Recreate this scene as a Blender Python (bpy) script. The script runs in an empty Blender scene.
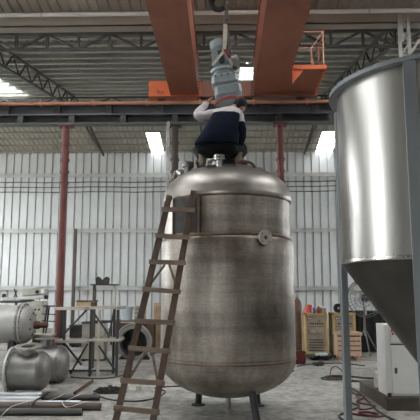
import bpy, bmesh, math, random
from mathutils import Vector, Matrix, Quaternion
random.seed(7)
PI = math.pi
sc = bpy.context.scene
col = sc.collection

# ------------------------------------------------------------------ camera, sky, exposure
cam_d = bpy.data.cameras.new('camera'); cam = bpy.data.objects.new('camera', cam_d); col.objects.link(cam)
cam_d.sensor_width = 36.0; cam_d.lens = 570 / 420 * 36.0; cam_d.clip_end = 500
cam.location = (0, 0, 1.5)
cam.rotation_euler = (PI/2 + math.atan(83/570), 0, math.atan(14/570))
sc.camera = cam

world = bpy.data.worlds.new('overcast_sky'); sc.world = world; world.use_nodes = True
bg = world.node_tree.nodes['Background']
bg.inputs['Color'].default_value = (0.93, 0.97, 1.0, 1); bg.inputs['Strength'].default_value = 9.6

sc.view_settings.view_transform = 'Standard'; sc.view_settings.look = 'None'
sc.view_settings.gamma = 1.0; sc.view_settings.use_curve_mapping = False
sc.view_settings.exposure = 0.05

# ------------------------------------------------------------------ materials
MATS = {}
def mat(name, c1, c2=None, rough=0.6, metal=0.0, scale=(3, 3, 3), detail=5, contrast=(0.35, 0.65), bump=0.0, bscale=40, c3=None, rough2=None, spec=0.5):
    m = bpy.data.materials.new(name); m.use_nodes = True
    nt = m.node_tree; N = nt.nodes; L = nt.links
    b = N['Principled BSDF']
    b.inputs['Roughness'].default_value = rough; b.inputs['Metallic'].default_value = metal
    b.inputs['Specular IOR Level'].default_value = spec
    tc = N.new('ShaderNodeTexCoord'); mp = N.new('ShaderNodeMapping'); mp.inputs['Scale'].default_value = scale
    L.new(tc.outputs['Object'], mp.inputs['Vector'])
    nz = N.new('ShaderNodeTexNoise'); nz.inputs['Scale'].default_value = 1.0; nz.inputs['Detail'].default_value = detail
    nz.inputs['Roughness'].default_value = 0.62
    L.new(mp.outputs['Vector'], nz.inputs['Vector'])
    cr = N.new('ShaderNodeValToRGB'); e = cr.color_ramp.elements
    if c2 is None: c2 = tuple(x*0.85 for x in c1)
    e[0].position = contrast[0]; e[0].color = (*c2, 1); e[1].position = contrast[1]; e[1].color = (*c1, 1)
    if c3 is not None:
        k = e.new((contrast[0]+contrast[1])/2 + 0.02); k.color = (*c3, 1)
    L.new(nz.outputs['Fac'], cr.inputs['Fac']); L.new(cr.outputs['Color'], b.inputs['Base Color'])
    if rough2 is not None:
        mr = N.new('ShaderNodeMapRange'); mr.inputs['To Min'].default_value = rough2; mr.inputs['To Max'].default_value = rough
        mr.inputs['From Min'].default_value = contrast[0]; mr.inputs['From Max'].default_value = contrast[1]
        L.new(nz.outputs['Fac'], mr.inputs['Value']); L.new(mr.outputs['Result'], b.inputs['Roughness'])
    if bump:
        n2 = N.new('ShaderNodeTexNoise'); n2.inputs['Scale'].default_value = bscale; n2.inputs['Detail'].default_value = 3
        L.new(tc.outputs['Object'], n2.inputs['Vector'])
        bp = N.new('ShaderNodeBump'); bp.inputs['Strength'].default_value = bump; bp.inputs['Distance'].default_value = 0.01
        L.new(n2.outputs['Fac'], bp.inputs['Height']); L.new(bp.outputs['Normal'], b.inputs['Normal'])
    MATS[name] = m
    return m

mat('concrete', (.50, .475, .43), (.19, .18, .16), .75, 0, (.5, .7, 1), 8, (.3, .66), .3, 25, c3=(.39, .37, .335), spec=.3)
def add_grit(m):
    nt = m.node_tree; N = nt.nodes; L = nt.links; b = N['Principled BSDF']; src = b.inputs['Base Color'].links[0].from_socket
    tc = [n for n in N if n.type == 'TEX_COORD'][0]
    for sc_, lo, hi, p0, p1 in ((9, .62, 1.12, .36, .60), (45, .72, 1.1, .35, .62), (2.6, .55, 1.06, .33, .5)):
        nz = N.new('ShaderNodeTexNoise'); nz.inputs['Scale'].default_value = sc_; nz.inputs['Detail'].default_value = 7; nz.inputs['Roughness'].default_value = .7; L.new(tc.outputs['Object'], nz.inputs['Vector'])
        mr = N.new('ShaderNodeMapRange'); mr.inputs['From Min'].default_value = p0; mr.inputs['From Max'].default_value = p1; mr.inputs['To Min'].default_value = lo; mr.inputs['To Max'].default_value = hi; L.new(nz.outputs['Fac'], mr.inputs['Value'])
        mx = N.new('ShaderNodeMixRGB'); mx.blend_type = 'MULTIPLY'; mx.inputs['Fac'].default_value = 1; L.new(src, mx.inputs[1]); L.new(mr.outputs[0], mx.inputs[2]); src = mx.outputs[0]
    L.new(src, b.inputs['Base Color'])
add_grit(MATS['concrete'])
mat('wall_sheet', (.66, .67, .66), (.54, .55, .54), .5, 0, (.5, .5, .8), 4, (.3, .7))
mat('wall_dull', (.24, .24, .23), None, .8)  # darker grey on the unseen walls, chosen to cut fill light
mat('wall_back', (.30, .31, .31), None, .8)
mat('roof_sheet', (.36, .36, .315), (.27, .27, .235), .6, 0, (.6, .4, 1), 4)
mat('near_roof_sheet', (.52, .48, .42), (.42, .39, .34), .55, 0, (.6, .4, 1), 4)
mat('gutter', (.50, .46, .39), (.42, .38, .32), .55, 0, (.4, 2, 2), 4)
mat('purlin', (.42, .33, .24), (.28, .22, .17), .6, 0, (1, 3, 3), 4)
mat('purlin_grey', (.48, .48, .43), (.36, .36, .32), .55, 0, (1, 3, 3), 4)
mat('dark_steel', (.085, .082, .075), (.05, .048, .045), .55, .2, (4, 4, 4))
mat('girt', (.60, .60, .57), (.44, .43, .40), .5, 0, (1, 4, 4))
mat('white_pipe', (.85, .85, .82), (.75, .74, .71), .2, 0, (2, 3, 3))
mat('crane_paint', (.34, .115, .062), (.20, .06, .035), .45, 0, (1.6, .9, 1.6), 9, (.3, .7), c3=(.30, .105, .06))
mat('carriage_orange', (.78, .17, .05), (.62, .12, .04), .5, 0, (2, 2, 2))
mat('conductor_orange', (.55, .25, .15), (.38, .17, .11), .5, 0, (2, 4, 4))
mat('column_red', (.20, .055, .045), (.13, .04, .035), .5, 0, (5, 5, 2))
mat('column_brown', (.10, .07, .055), (.06, .045, .04), .6, 0, (5, 5, 2))
mat('runway_grey', (.12, .125, .135), (.075, .08, .085), .5, 0, (2, 4, 4))
mat('tank_steel', (.40, .365, .32), (.15, .135, .115), .42, .8, (3.0, 3.0, 1.2), 10, (.25, .75), .05, 60, c3=(.27, .245, .21), rough2=.56)
mat('tank_dish_steel', (.38, .35, .315), (.22, .20, .175), .36, .92, (1.4, 1.4, 4), 7, (.33, .66), c3=(.30, .275, .245), rough2=.48)
_tm = mat('tank_steel2', (.46, .435, .395), (.22, .205, .182), .40, .8, (7, 7, .9), 10, (.2, .8), .05, 60, c3=(.33, .308, .275), rough2=.54)
def add_bands(m):
    nt = m.node_tree; N = nt.nodes; L = nt.links; b = N['Principled BSDF']
    src = b.inputs['Base Color'].links[0].from_socket
    tc = [n for n in N if n.type == 'TEX_COORD'][0]
    def layer(src, scale, lo, hi, p0, p1):
        mp = N.new('ShaderNodeMapping'); mp.inputs['Scale'].default_value = scale; L.new(tc.outputs['Object'], mp.inputs['Vector'])
        nz = N.new('ShaderNodeTexNoise'); nz.inputs['Scale'].default_value = 1; nz.inputs['Detail'].default_value = 6; L.new(mp.outputs[0], nz.inputs['Vector'])
        cr = N.new('ShaderNodeValToRGB'); e = cr.color_ramp.elements; e[0].position = p0; e[0].color = (*lo, 1); e[1].position = p1; e[1].color = (*hi, 1); L.new(nz.outputs['Fac'], cr.inputs['Fac'])
        mx = N.new('ShaderNodeMixRGB'); mx.blend_type = 'MULTIPLY'; mx.inputs['Fac'].default_value = 1; L.new(src, mx.inputs[1]); L.new(cr.outputs['Color'], mx.inputs[2]); return mx.outputs[0]
    src = layer(src, (.35, .35, 6), (.70, .68, .66), (1.12, 1.10, 1.07), .36, .62)     # rolled plate bands
    src = layer(src, (1.7, 1.7, 1.3), (.50, .46, .42), (1.12, 1.11, 1.10), .36, .58)   # heat tint and grime
    src = layer(src, (28, 28, 60), (.80, .79, .78), (1.12, 1.12, 1.12), .3, .7)
    L.new(src, b.inputs['Base Color'])
add_bands(_tm)
mat('weld', (.24, .17, .12), (.15, .11, .085), .5, .7, (8, 8, 8))
mat('bright_steel', (.70, .68, .64), (.52, .50, .46), .25, .95, (5, 5, 5))
mat('dull_steel', (.34, .335, .32), (.20, .195, .185), .42, .75, (2.5, 2.5, 2.5), 7, c3=(.28, .275, .26), rough2=.55)
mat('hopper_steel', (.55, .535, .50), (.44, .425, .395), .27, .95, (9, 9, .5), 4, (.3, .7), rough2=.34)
mat('cone_steel_shaded', (.11, .106, .093), (.08, .077, .068), .40, .75, (2, 2, 2), 5)  # darker copy of the hopper steel; dark floor reflection put into the colour
mat('frame_grey', (.25, .27, .285), (.20, .216, .23), .45, 0, (3, 3, 1))
mat('wood_ladder', (.15, .095, .065), (.055, .036, .026), .75, 0, (14, 14, 2.5), 6, (.3, .7), .3, 60)
mat('wood_rung', (.26, .19, .14), (.12, .085, .06), .75, 0, (3, 14, 14), 6, (.3, .7), .3, 60)
mat('motor_grey', (.36, .405, .415), (.27, .31, .32), .42, 0, (4, 4, 4))
mat('motor_dark', (.05, .055, .06), None, .5)
mat('sling_white', (.70, .66, .58), (.55, .51, .45), .85, 0, (12, 12, 12))
mat('sling_red', (.30, .045, .04), (.22, .035, .035), .7)
mat('hook_black', (.02, .02, .022), (.035, .034, .034), .4, .3, (4, 4, 4))
mat('chain_steel', (.30, .28, .26), (.16, .15, .14), .45, .7, (20, 20, 20))
mat('navy_cloth', (.012, .014, .026), (.006, .008, .016), 1.0, 0, (7, 7, 7), 4, bump=.6, bscale=14, spec=.1)
mat('grey_cloth', (.58, .54, .53), (.44, .40, .40), .85, 0, (9, 9, 9), 4, bump=.3, bscale=25, spec=.25)
mat('black_cloth', (.010, .010, .013), (.006, .006, .008), .9, 0, (8, 8, 8), bump=.3, bscale=25, spec=.2)
mat('skin', (.48, .27, .19), (.42, .23, .16), .55, 0, (6, 6, 6))
mat('cap_black', (.012, .012, .014), None, .8, spec=.25)
mat('boot_tan', (.20, .155, .10), (.12, .09, .06), .7, 0, (9, 9, 9))
mat('eye_white', (.7, .7, .68), None, .3)
mat('lip', (.36, .13, .11), None, .5)
mat('vessel_steel', (.36, .35, .33), (.16, .155, .145), .38, .8, (2.2, 2.2, 2.2), 8, (.32, .66), c3=(.25, .24, .225), rough2=.52)
mat('pale_vessel', (.52, .51, .48), (.38, .37, .35), .45, .35, (2, 2, 2), 6)
mat('bolt_steel', (.16, .155, .15), None, .4, .7)
mat('rust', (.17, .085, .05), (.09, .05, .035), .8, .2, (9, 9, 9))
mat('machine_cream', (.60, .59, .50), (.47, .46, .39), .45, 0, (4, 4, 4))
mat('plate_beige', (.54, .50, .42), (.36, .33, .28), .6, .2, (3, 3, 3), 7)
mat('leg_dark', (.045, .043, .042), None, .5, .3)
mat('cardboard', (.50, .36, .23), (.38, .27, .17), .85, 0, (4, 4, 4))
mat('crate_wood', (.66, .46, .33), (.54, .36, .25), .75, 0, (10, 10, 3))
mat('plastic_pale', (.62, .70, .74), (.50, .57, .60), .4, 0, (4, 4, 4))
mat('pipe_zinc', (.62, .63, .65), (.45, .46, .48), .3, .8, (1, 8, 8))
mat('pipe_dark', (.085, .08, .075), (.05, .048, .045), .5, .3, (1.5, 6, 6))
mat('pipe_brown', (.14, .105, .085), (.09, .07, .055), .55, .3, (1.5, 6, 6))
mat('welder_yellow', (.70, .50, .20), (.52, .37, .15), .5, 0, (5, 5, 5))
mat('welder_panel', (.44, .37, .28), (.27, .23, .18), .6, 0, (4, 4, 5), 6)
mat('ink_dark', (.03, .03, .03), None, .6)
mat('red_plastic', (.62, .09, .05), (.5, .07, .04), .45)
mat('blue_plastic', (.10, .25, .55), None, .4)
mat('white_paint', (.86, .86, .83), (.78, .78, .75), .42, 0, (2, 2, 2))
mat('red_ink', (.55, .05, .05), None, .6)
mat('plinth_brown', (.105, .085, .07), (.065, .052, .045), .6, .2, (4, 4, 4))
mat('black_plastic', (.015, .015, .016), (.008, .008, .009), .5)
mat('fan_grey', (.22, .22, .21), (.16, .16, .155), .45, .4, (5, 5, 5))
mat('hose_red', (.13, .022, .02), None, .5)
mat('hose_black', (.02, .02, .02), None, .5)
mat('cylinder_rust', (.26, .15, .10), (.15, .10, .075), .65, .2, (6, 6, 3), 6)
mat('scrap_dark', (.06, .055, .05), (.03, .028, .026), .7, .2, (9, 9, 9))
# translucent roof sheet
ms = bpy.data.materials.new('skylight'); ms.use_nodes = True
_n = ms.node_tree.nodes; _l = ms.node_tree.links; _n.remove(_n['Principled BSDF'])
_t = _n.new('ShaderNodeBsdfTranslucent'); _t.inputs['Color'].default_value = (.9, .92, .92, 1)
_p = _n.new('ShaderNodeBsdfTransparent'); _mx = _n.new('ShaderNodeMixShader'); _mx.inputs['Fac'].default_value = .6
_l.new(_t.outputs[0], _mx.inputs[1]); _l.new(_p.outputs[0], _mx.inputs[2]); _l.new(_mx.outputs[0], _n['Material Output'].inputs['Surface'])
MATS['skylight'] = ms

# ------------------------------------------------------------------ mesh helpers
def V(*a): return Vector(a)
class MB:
    def __init__(s): s.v = []; s.f = []
    def add(s, vs, fs):
        k = len(s.v); s.v += [Vector(p) for p in vs]; s.f += [tuple(i+k for i in f) for f in fs]; return s
    def box(s, c, d, M=None):
        x, y, z = d[0]/2, d[1]/2, d[2]/2
        vs = [V(sx*x, sy*y, sz*z) for sz in (-1, 1) for sy in (-1, 1) for sx in (-1, 1)]
        c = Vector(c)
        vs = [(M @ p if M else p) + c for p in vs]
        return s.add(vs, [(0,2,3,1), (4,5,7,6), (0,1,5,4), (2,6,7,3), (0,4,6,2), (1,3,7,5)])
    def bx(s, x0, x1, y0, y1, z0, z1):
        return s.box(((x0+x1)/2, (y0+y1)/2, (z0+z1)/2), (abs(x1-x0), abs(y1-y0), abs(z1-z0)))
    def cbox(s, c, d, ch, M=None):
        # box with chamfered vertical edges and top/bottom edges
        x, y, z = d[0]/2, d[1]/2, d[2]/2; ch = min(ch, x*.45, y*.45, z*.45)
        rings = []
        for zz, k in ((-z, ch), (-z+ch, 0), (z-ch, 0), (z, ch)):
            X, Y = x-k, y-k; q = ch
            rings.append([V(-X+q, -Y, zz), V(X-q, -Y, zz), V(X, -Y+q, zz), V(X, Y-q, zz), V(X-q, Y, zz), V(-X+q, Y, zz), V(-X, Y-q, zz), V(-X, -Y+q, zz)])
        c = Vector(c); vs = [(M @ p if M else p) + c for r in rings for p in r]
        fs = [tuple(range(7, -1, -1)), tuple(range(24, 32))]
        for i in range(3):
            for j in range(8): fs.append((i*8+j, i*8+(j+1) % 8, (i+1)*8+(j+1) % 8, (i+1)*8+j))
        return s.add(vs, fs)
    def bar(s, a, b, w, h=None, upv=None):
        a = Vector(a); b = Vector(b); h = h or w; d = b-a; L = d.length
        if L < 1e-6: return s
        z = d.normalized(); u = Vector(upv) if upv else (V(0, 0, 1) if abs(z.z) < .95 else V(0, 1, 0))
        x = u.cross(z).normalized(); y = z.cross(x)
        M = Matrix((x, y, z)).transposed()
        return s.box((a+b)/2, (w, h, L), M)
    def tube(s, pts, r, n=8, cap=True, closed=False):
        P = [Vector(p) for p in pts]; m = len(P)
        R = r if isinstance(r, (list, tuple)) else [r]*m
        T = []
        for i in range(m):
            if closed: t = P[(i+1) % m]-P[i-1]
            else: t = P[min(i+1, m-1)]-P[max(i-1, 0)]
            T.append(t.normalized() if t.length > 1e-9 else V(0, 0, 1))
        u = V(0, 0, 1) if abs(T[0].z) < .9 else V(1, 0, 0)
        x = u.cross(T[0]).normalized(); vs = []
        for i in range(m):
            if i: 
                q = T[i-1].rotation_difference(T[i]); x = q @ x
            x = (x - T[i]*x.dot(T[i])).normalized(); y = T[i].cross(x)
            for j in range(n):
                a = 2*PI*j/n; vs.append(P[i]+(x*math.cos(a)+y*math.sin(a))*R[i])
        fs = []
        for i in range(m if closed else m-1):
            for j in range(n):
                k = (i+1) % m
                fs.append((i*n+j, i*n+(j+1) % n, k*n+(j+1) % n, k*n+j))
        if cap and not closed:
            fs.append(tuple(range(n-1, -1, -1))); fs.append(tuple((m-1)*n+j for j in range(n)))
        return s.add(vs, fs)
    def lathe(s, prof, n=32, o=(0, 0, 0), M=None, close=False):
        o = Vector(o); vs = []; idx = []
        for (r, z) in prof:
            if r < 1e-6:
                p = V(0, 0, z); vs.append((M @ p if M else p)+o); idx.append([len(vs)-1]*n)
            else:
                row = []
                for j in range(n):
                    a = 2*PI*j/n; p = V(r*math.cos(a), r*math.sin(a), z); vs.append((M @ p if M else p)+o); row.append(len(vs)-1)
                idx.append(row)
        fs = []; m = len(prof)
        for i in range(m if close else m-1):
            A = idx[i]; B = idx[(i+1) % m]
            for j in range(n):
                q = [A[j], A[(j+1) % n], B[(j+1) % n], B[j]]; w = []
                for t in q:
                    if t not in w: w.append(t)
                if len(w) > 2: fs.append(tuple(w))
        return s.add(vs, fs)
    def sphere(s, c, r, n=16, m=10, M=None):
        rr = r if isinstance(r, (tuple, list)) else (r, r, r)
        k = len(s.v); s.lathe([(math.sin(PI*i/m), -math.cos(PI*i/m)) for i in range(m+1)], n)
        for i in range(k, len(s.v)):
            p = s.v[i]; p = V(p.x*rr[0], p.y*rr[1], p.z*rr[2]); s.v[i] = (M @ p if M else p)+Vector(c)
        return s
    def prism(s, poly, t, M=None, o=(0, 0, 0)):
        # polygon in local XY extruded along local Z by t
        n = len(poly); o = Vector(o)
        vs = [V(p[0], p[1], 0) for p in poly]+[V(p[0], p[1], t) for p in poly]
        vs = [(M @ p if M else p)+o for p in vs]
        return s.add(vs, [tuple(range(n-1, -1, -1)), tuple(range(n, 2*n))]+[(i, (i+1) % n, n+(i+1) % n, n+i) for i in range(n)])
    def mesh(s, name, m, smooth=True):
        me = bpy.data.meshes.new(name); me.from_pydata([tuple(p) for p in s.v], [], s.f)
        bm = bmesh.new(); bm.from_mesh(me); bmesh.ops.recalc_face_normals(bm, faces=bm.faces); bm.to_mesh(me); bm.free()
        if smooth:
            for p in me.polygons: p.use_smooth = True
            me.set_sharp_from_angle(angle=math.radians(38))
        me.materials.append(MATS[m]); return me
    def obj(s, name, m, parent=None, smooth=True):
        return link(name, s.mesh(name, m, smooth), parent)
def link(name, me, parent=None, loc=None, rot=None):
    o = bpy.data.objects.new(name, me); col.objects.link(o)
    if loc is not None: o.location = loc
    if rot is not None: o.rotation_euler = rot
    if parent is not None: o.parent = parent
    return o
def tag(o, label=None, cat=None, group=None, kind=None):
    if label: o['label'] = label
    if cat: o['category'] = cat
    if group: o['group'] = group
    if kind: o['kind'] = kind
    return o
def thing(name, label, cat, loc=(0, 0, 0), rotz=0, group=None):
    o = bpy.data.objects.new(name, None); col.objects.link(o); o.empty_display_size = .1
    o.location = loc; o.rotation_euler = (0, 0, rotz)
    return tag(o, label, cat, group)
RX = Matrix.Rotation(PI/2, 3, 'X')     # local Z -> -Y
RXN = Matrix.Rotation(-PI/2, 3, 'X')   # local Z -> +Y
RY = Matrix.Rotation(PI/2, 3, 'Y')     # local Z -> +X
def arc(cx, cy, r, a0, a1, n, f): return [f(cx+r*math.cos(a0+(a1-a0)*i/n), cy+r*math.sin(a0+(a1-a0)*i/n)) for i in range(n+1)]
def smooth_path(pts, k=6):
    P = [Vector(p) for p in pts]; out = []
    for i in range(len(P)-1):
        p0 = P[max(i-1, 0)]; p1 = P[i]; p2 = P[i+1]; p3 = P[min(i+2, len(P)-1)]
        for j in range(k):
            t = j/k
            out.append(.5*((2*p1)+(p2-p0)*t+(2*p0-5*p1+4*p2-p3)*t*t+(3*p1-p0-3*p2+p3)*t**3))
    out.append(P[-1]); return out

# ------------------------------------------------------------------ THE BUILDING
XW = 14.0
floor = MB().bx(-45, 45, -40, 60, -.2, 0).obj('floor', 'concrete', smooth=False)
tag(floor, 'bare grey stained concrete workshop floor', None, kind='structure')

# back wall with ribbed sheets in two tiers
wall = MB().bx(-XW, XW, 25.12, 25.22, 0, 7.9).obj('wall_back', 'wall_back', smooth=False)
tag(wall, 'back wall clad in pale grey ribbed metal sheets', None, kind='structure')
def wall_sheet_mesh(h):
    mb = MB(); pts = []; W = 1.05; p = W/3
    for k in range(3):
        x = k*p
        pts += [(x, 0), (x+p-.07, 0), (x+p-.058, .08), (x+p-.010, .08)]
    pts.append((W, 0))
    vs = []; n = len(pts)
    for z in (0, h):
        for (x, y) in pts: vs.append((x, y, z))
    return mb.add(vs, [(i, i+1, n+i+1, n+i) for i in range(n-1)]).mesh('wall_sheet', 'wall_sheet', False)
sh_lo, sh_hi = wall_sheet_mesh(3.45), wall_sheet_mesh(4.45)
i = 0
x = -XW
while x < XW-.1:
    link('wall_sheet', sh_lo, wall, (x, 25.0+random.uniform(-.004, .004), 0))
    link('wall_sheet', sh_hi, wall, (x, 24.985+random.uniform(-.004, .004), 3.42))
    x += 1.055
for z in (1.72, 4.22, 6.70):
    g = MB().bx(-XW, XW, 24.80, 24.96, z-.03, z+.09); g.bx(-XW, XW, 24.80, 24.83, z-.09, z+.09)
    g.obj('girt', 'girt', wall, False)
for z, yy in ((6.38, 24.8), (6.16, 24.8), (5.94, 24.8)):
    pts = [(-XW+k*1.0, yy, z+.03*math.sin(k*1.7)*.6) for k in range(29)]
    MB().tube(pts, .022, 5).obj('wall_cable', 'dark_steel', wall)

# side walls and front wall (behind the camera); unseen openings added to shape the light
def open_wall(name, lab, axis, pos, spans, h, hop, sill=0):
    mb = MB()
    for (p0, p1, op) in spans:
        for z0, z1 in (((0, sill), (hop, h)) if op else ((0, h),)):
            if z1-z0 < .01: continue
            if axis == 'x': mb.bx(pos, pos+.12, p0, p1, z0, z1)
            else: mb.bx(p0, p1, pos, pos+.12, z0, z1)
    tag(mb.obj(name, 'wall_dull', smooth=False), lab, kind='structure')
open_wall('wall_right', 'right side wall of the hall', 'x', XW, [(-9.3, 13.0, 0), (13.0, 17.5, 0), (17.5, 24.6, 1), (24.6, 25.3, 0)], 8.6, 7.0, 2.2)
open_wall('wall_left', 'left side wall of the hall with unseen openings added for light', 'x', -XW-.12, [(-9.3, 3.4, 0), (3.4, 6.2, 1), (6.2, 15.0, 0), (15.0, 24.2, 1), (24.2, 25.3, 0)], 8.6, 7.0, 2.2)
open_wall('wall_front', 'front wall with an unseen wide opening added for light', 'y', -9.3, [(-XW, -9.0, 0), (-9.0, -8.0, 0), (-8.0, -3.6, 1), (-3.6, XW, 0)], 8.4, 4.2)

# roof: rear bay (rises away to a ridge, then falls to the wall), near bay above the camera
def zf(y): return 7.25+.165*(y-11.2)
def zr(y): return zf(20.0)-(zf(20.0)-7.75)*(y-20.0)/5.0
def zn(y): return 7.24+.165*(11.2-y) if y > 1 else 7.24+.165*10.2-.165*(1-y)
ceil = MB().tube([(-XW, 20.0, zf(20)+.05), (XW, 20.0, zf(20)+.05)], .09, 8).obj('ceiling', 'roof_sheet')
tag(ceil, 'corrugated metal workshop roof seen from below', None, kind='structure')
_cache = {}
def roof_sheet(x0, w, y0, y1, zfun, m, name='roof_sheet', parent=None):
    parent = parent or ceil
    key = (round(w, 3), y0, y1, m)
    if key not in _cache:
        k = max(1, round(w/.21)); p = w/k; pts = []
        for q in range(k):
            a = q*p; pts += [(a, 0), (a+p-.07, 0), (a+p-.05, .035), (a+p-.02, .035)]
        pts.append((w, 0)); n = len(pts); vs = []
        for yy in (y0, y1):
            for (xx, zz) in pts: vs.append((xx, yy, zfun(yy)+zz))
        _cache[key] = MB().add(vs, [(j, j+1, n+j+1, n+j) for j in range(n-1)]).mesh(name, m, False)
    return link(name, _cache[key], parent, (x0, 0, 0))
def slope(y0, y1, zfun, m, sky, parent=None):
    # sky: list of (x0, x1, ya, yb)
    cuts = sorted(sky); x = -XW
    def run(a, b):
        n = max(1, round((b-a)/1.05)); w = (b-a)/n
        for k in range(n): roof_sheet(a+k*w, w, y0, y1, zfun, m, parent=parent)
    for (a, b, ya, yb) in cuts:
        run(x, a)
        if ya > y0+.05: roof_sheet(a, b-a, y0, ya, zfun, m, parent=parent)
        if yb < y1-.05: roof_sheet(a, b-a, yb, y1, zfun, m, parent=parent)
        o = roof_sheet(a, b-a, ya, yb, zfun, 'skylight', 'skylight_panel', parent)
        x = b
    run(x, XW)
slope(11.15, 20.0, zf, 'roof_sheet', [(-8.8, -7.1, 15.6, 19.6), (.50, .92, 15.5, 17.6)])
slope(20.0, 25.3, zr, 'roof_sheet', [(-3.25, -2.68, 23.0, 25.3), (4.1, 4.85, 23.0, 25.3)])
nearroof = MB().tube([(-XW, 1, zn(1.001)+.05), (XW, 1, zn(1.001)+.05)], .09, 8).obj('ceiling', 'near_roof_sheet')
tag(nearroof, 'cream corrugated roof of the near bay above the gutter', None, kind='structure')
slope(1.0, 11.18, zn, 'near_roof_sheet', [(k, k+2.0, 4.5, 9.4) for k in (-12.9, -8.7, -4.5, -.3, 3.9, 8.1)], nearroof)  # out-of-view skylight strips added for top light on tank and hopper
slope(-9.0, 1.0, zn, 'near_roof_sheet', [], nearroof)
def purlin(y, z, m='purlin', parent=ceil, h=.12):
    MB().bx(-XW, XW, y-.035, y+.035, z-h, z-.002).obj('purlin', m, parent, False)
for k in range(14): purlin(11.9+k*.6, zf(11.9+k*.6), 'purlin_grey', h=.10)
for k in range(8): purlin(20.5+k*.6, zr(20.5+k*.6), h=.055)
for k in range(9): purlin(10.3-k*1.15, zn(10.3-k*1.15), 'purlin', nearroof)

# valley gutter, rain pipe
gt = MB().bx(-XW, XW, 11.0, 11.35, 6.93, 6.96); gt.bx(-XW, XW, 11.0, 11.03, 6.93, 7.19); gt.bx(-XW, XW, 11.32, 11.35, 6.93, 7.17)
tag(gt.obj('roof_gutter', 'gutter', smooth=False), 'long cream box gutter running across under the roof valley', 'gutter')
rp = MB().tube([(-XW, 10.8, 7.09), (XW, 10.8, 7.09)], .045, 10)
rp = rp.obj('roof_pipe', 'white_pipe'); tag(rp, 'thin white pipe running across above the cream gutter', 'pipe')
for k in range(12):
    MB().tube([(-12.5+k*2.2, 10.8, 7.09), (-12.46+k*2.2, 10.8, 7.09)], .055, 10).obj('pipe_clip', 'girt', rp)

# trusses
def member(name, a, b, w, parent, m='dark_steel', h=None):
    return MB().bar(a, b, w, h).obj(name, m, parent, False)
gtr = thing('gutter_truss', 'long horizontal lattice truss hanging below the cream gutter', 'truss', (0, 11.2, 6.5))
Z0, Z1 = 0.02, .36
member('bottom_chord', (-XW, 0, Z0), (XW, 0, Z0), .055, gtr); member('top_chord', (-XW, 0, Z1), (XW, 0, Z1), .055, gtr)
x = -4.33-.655*14; k = 0
while x < XW-.4:
    member('upright', (x, 0, Z0), (x, 0, Z1), .05, gtr)
    a, b = (Z0, Z1) if k % 2 == 0 else (Z1, Z0)
    member('diagonal', (x, 0, a), (x+.655, 0, b), .04, gtr)
    x += .655; k += 1
def roof_truss(X, lab):
    t = thing('roof_truss', lab, 'truss', (X, 11.4, zf(11.4)), 0, 'lattice trusses under the roof slopes')
    O = V(X, 11.4, zf(11.4))
    def P(y, d): 
        return V(0, y, (zf(y) if y <= 20 else zr(y))-.13-d)-V(0, O.y, O.z)
    D = .45
    member('top_chord', P(11.4, 0), P(20, 0), .06, t); member('bottom_chord', P(11.4, D), P(20, D), .06, t)
    member('top_chord', P(20, 0), P(24.9, -.04), .06, t); member('bottom_chord', P(20, D), P(24.9, .02), .06, t)
    ys = [11.4+k*.48 for k in range(28)]
    for k in range(len(ys)-1):
        a, b = (0, D) if k % 2 else (D, 0)
        w0, w1 = [max(.04, 1-max(0, q-20)/4.9) for q in (ys[k], ys[k+1])]
        member('web_member', P(ys[k], a*w0), P(ys[k+1], b*w1), .035, t)
roof_truss(-5.4, 'lattice roof truss rising away at upper left beside the bright skylight')
roof_truss(-.9, 'lattice roof truss hidden largely behind the left crane girder')
roof_truss(3.6, 'lattice roof truss rising away above the hopper rim')
# ridge tie (far zigzag)
rt = thing('ridge_truss', 'faint zigzag lattice tie running across just below the far ridge', 'truss', (0, 19.5, 8.0))
member('bottom_chord', (-XW, 0, 0), (XW, 0, 0), .05, rt); member('top_chord', (-XW, 0, .42), (XW, 0, .42), .05, rt)
for k in range(28):
    member('diagonal', (-XW+k, 0, 0 if k % 2 else .42), (-XW+k+1, 0, .42 if k % 2 else 0), .04, rt)
# lattice post at right under the gutter
lp = thing('lattice_post', 'pale lattice post with crossed braces at upper right behind the hopper rim', 'post', (3.66, 11.0, 5.3))
for dx in (-.09, .09): member('upright', (dx, 0, 0), (dx, 0, 1.8), .06, lp, 'girt')
for k in range(6):
    s_ = 1 if k % 2 else -1
    member('brace', (-.09*s_, 0, k*.3), (.09*s_, 0, k*.3+.3), .03, lp, 'girt')
member('brace', (.05, -.05, .9), (.65, -.05, 1.75), .045, lp, 'girt')
member('brace', (-.05, -.05, 1.2), (-.05, .0, 1.75), .045, lp, 'girt')

# ------------------------------------------------------------------ crane runway, columns
rb = thing('runway_beam', 'dark grey crane runway beam running across on the columns', 'beam', (0, 11.5, 4.98))
MB().bx(-XW, XW, -.15, .15, .41, .44).obj('top_flange', 'runway_grey', rb, False)
MB().bx(-XW, XW, -.012, .012, .22, .41).obj('web', 'runway_grey', rb, False)
MB().bx(-XW, XW, -.11, .11, .19, .22).obj('middle_flange', 'runway_grey', rb, False)
MB().bx(-XW, XW, .06, .10, .03, .19).obj('lower_web', 'dark_steel', rb, False)
MB().bx(-XW, XW, -.11, .11, 0, .03).obj('bottom_flange', 'runway_grey', rb, False)
MB().bx(-XW, XW, -.03, .03, .44, .49).obj('rail', 'dark_steel', rb, False)
for k in range(26):
    x = -13.2+k*1.08
    MB().bx(x-.07, x+.07, -.10, .06, .22, .41).obj('stiffener', 'dark_steel', rb, False)
    MB().bx(x+.25, x+.37, -.09, .06, .03, .19).obj('stiffener', 'dark_steel', rb, False)
cr = thing('conductor_pipe', 'thin orange pipe running along the front of the runway beam', 'pipe', (0, 11.28, 5.38))
MB().tube([(-XW, 0, 0), (XW, 0, 0)], .038, 8).obj('tube', 'conductor_orange', cr)
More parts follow.
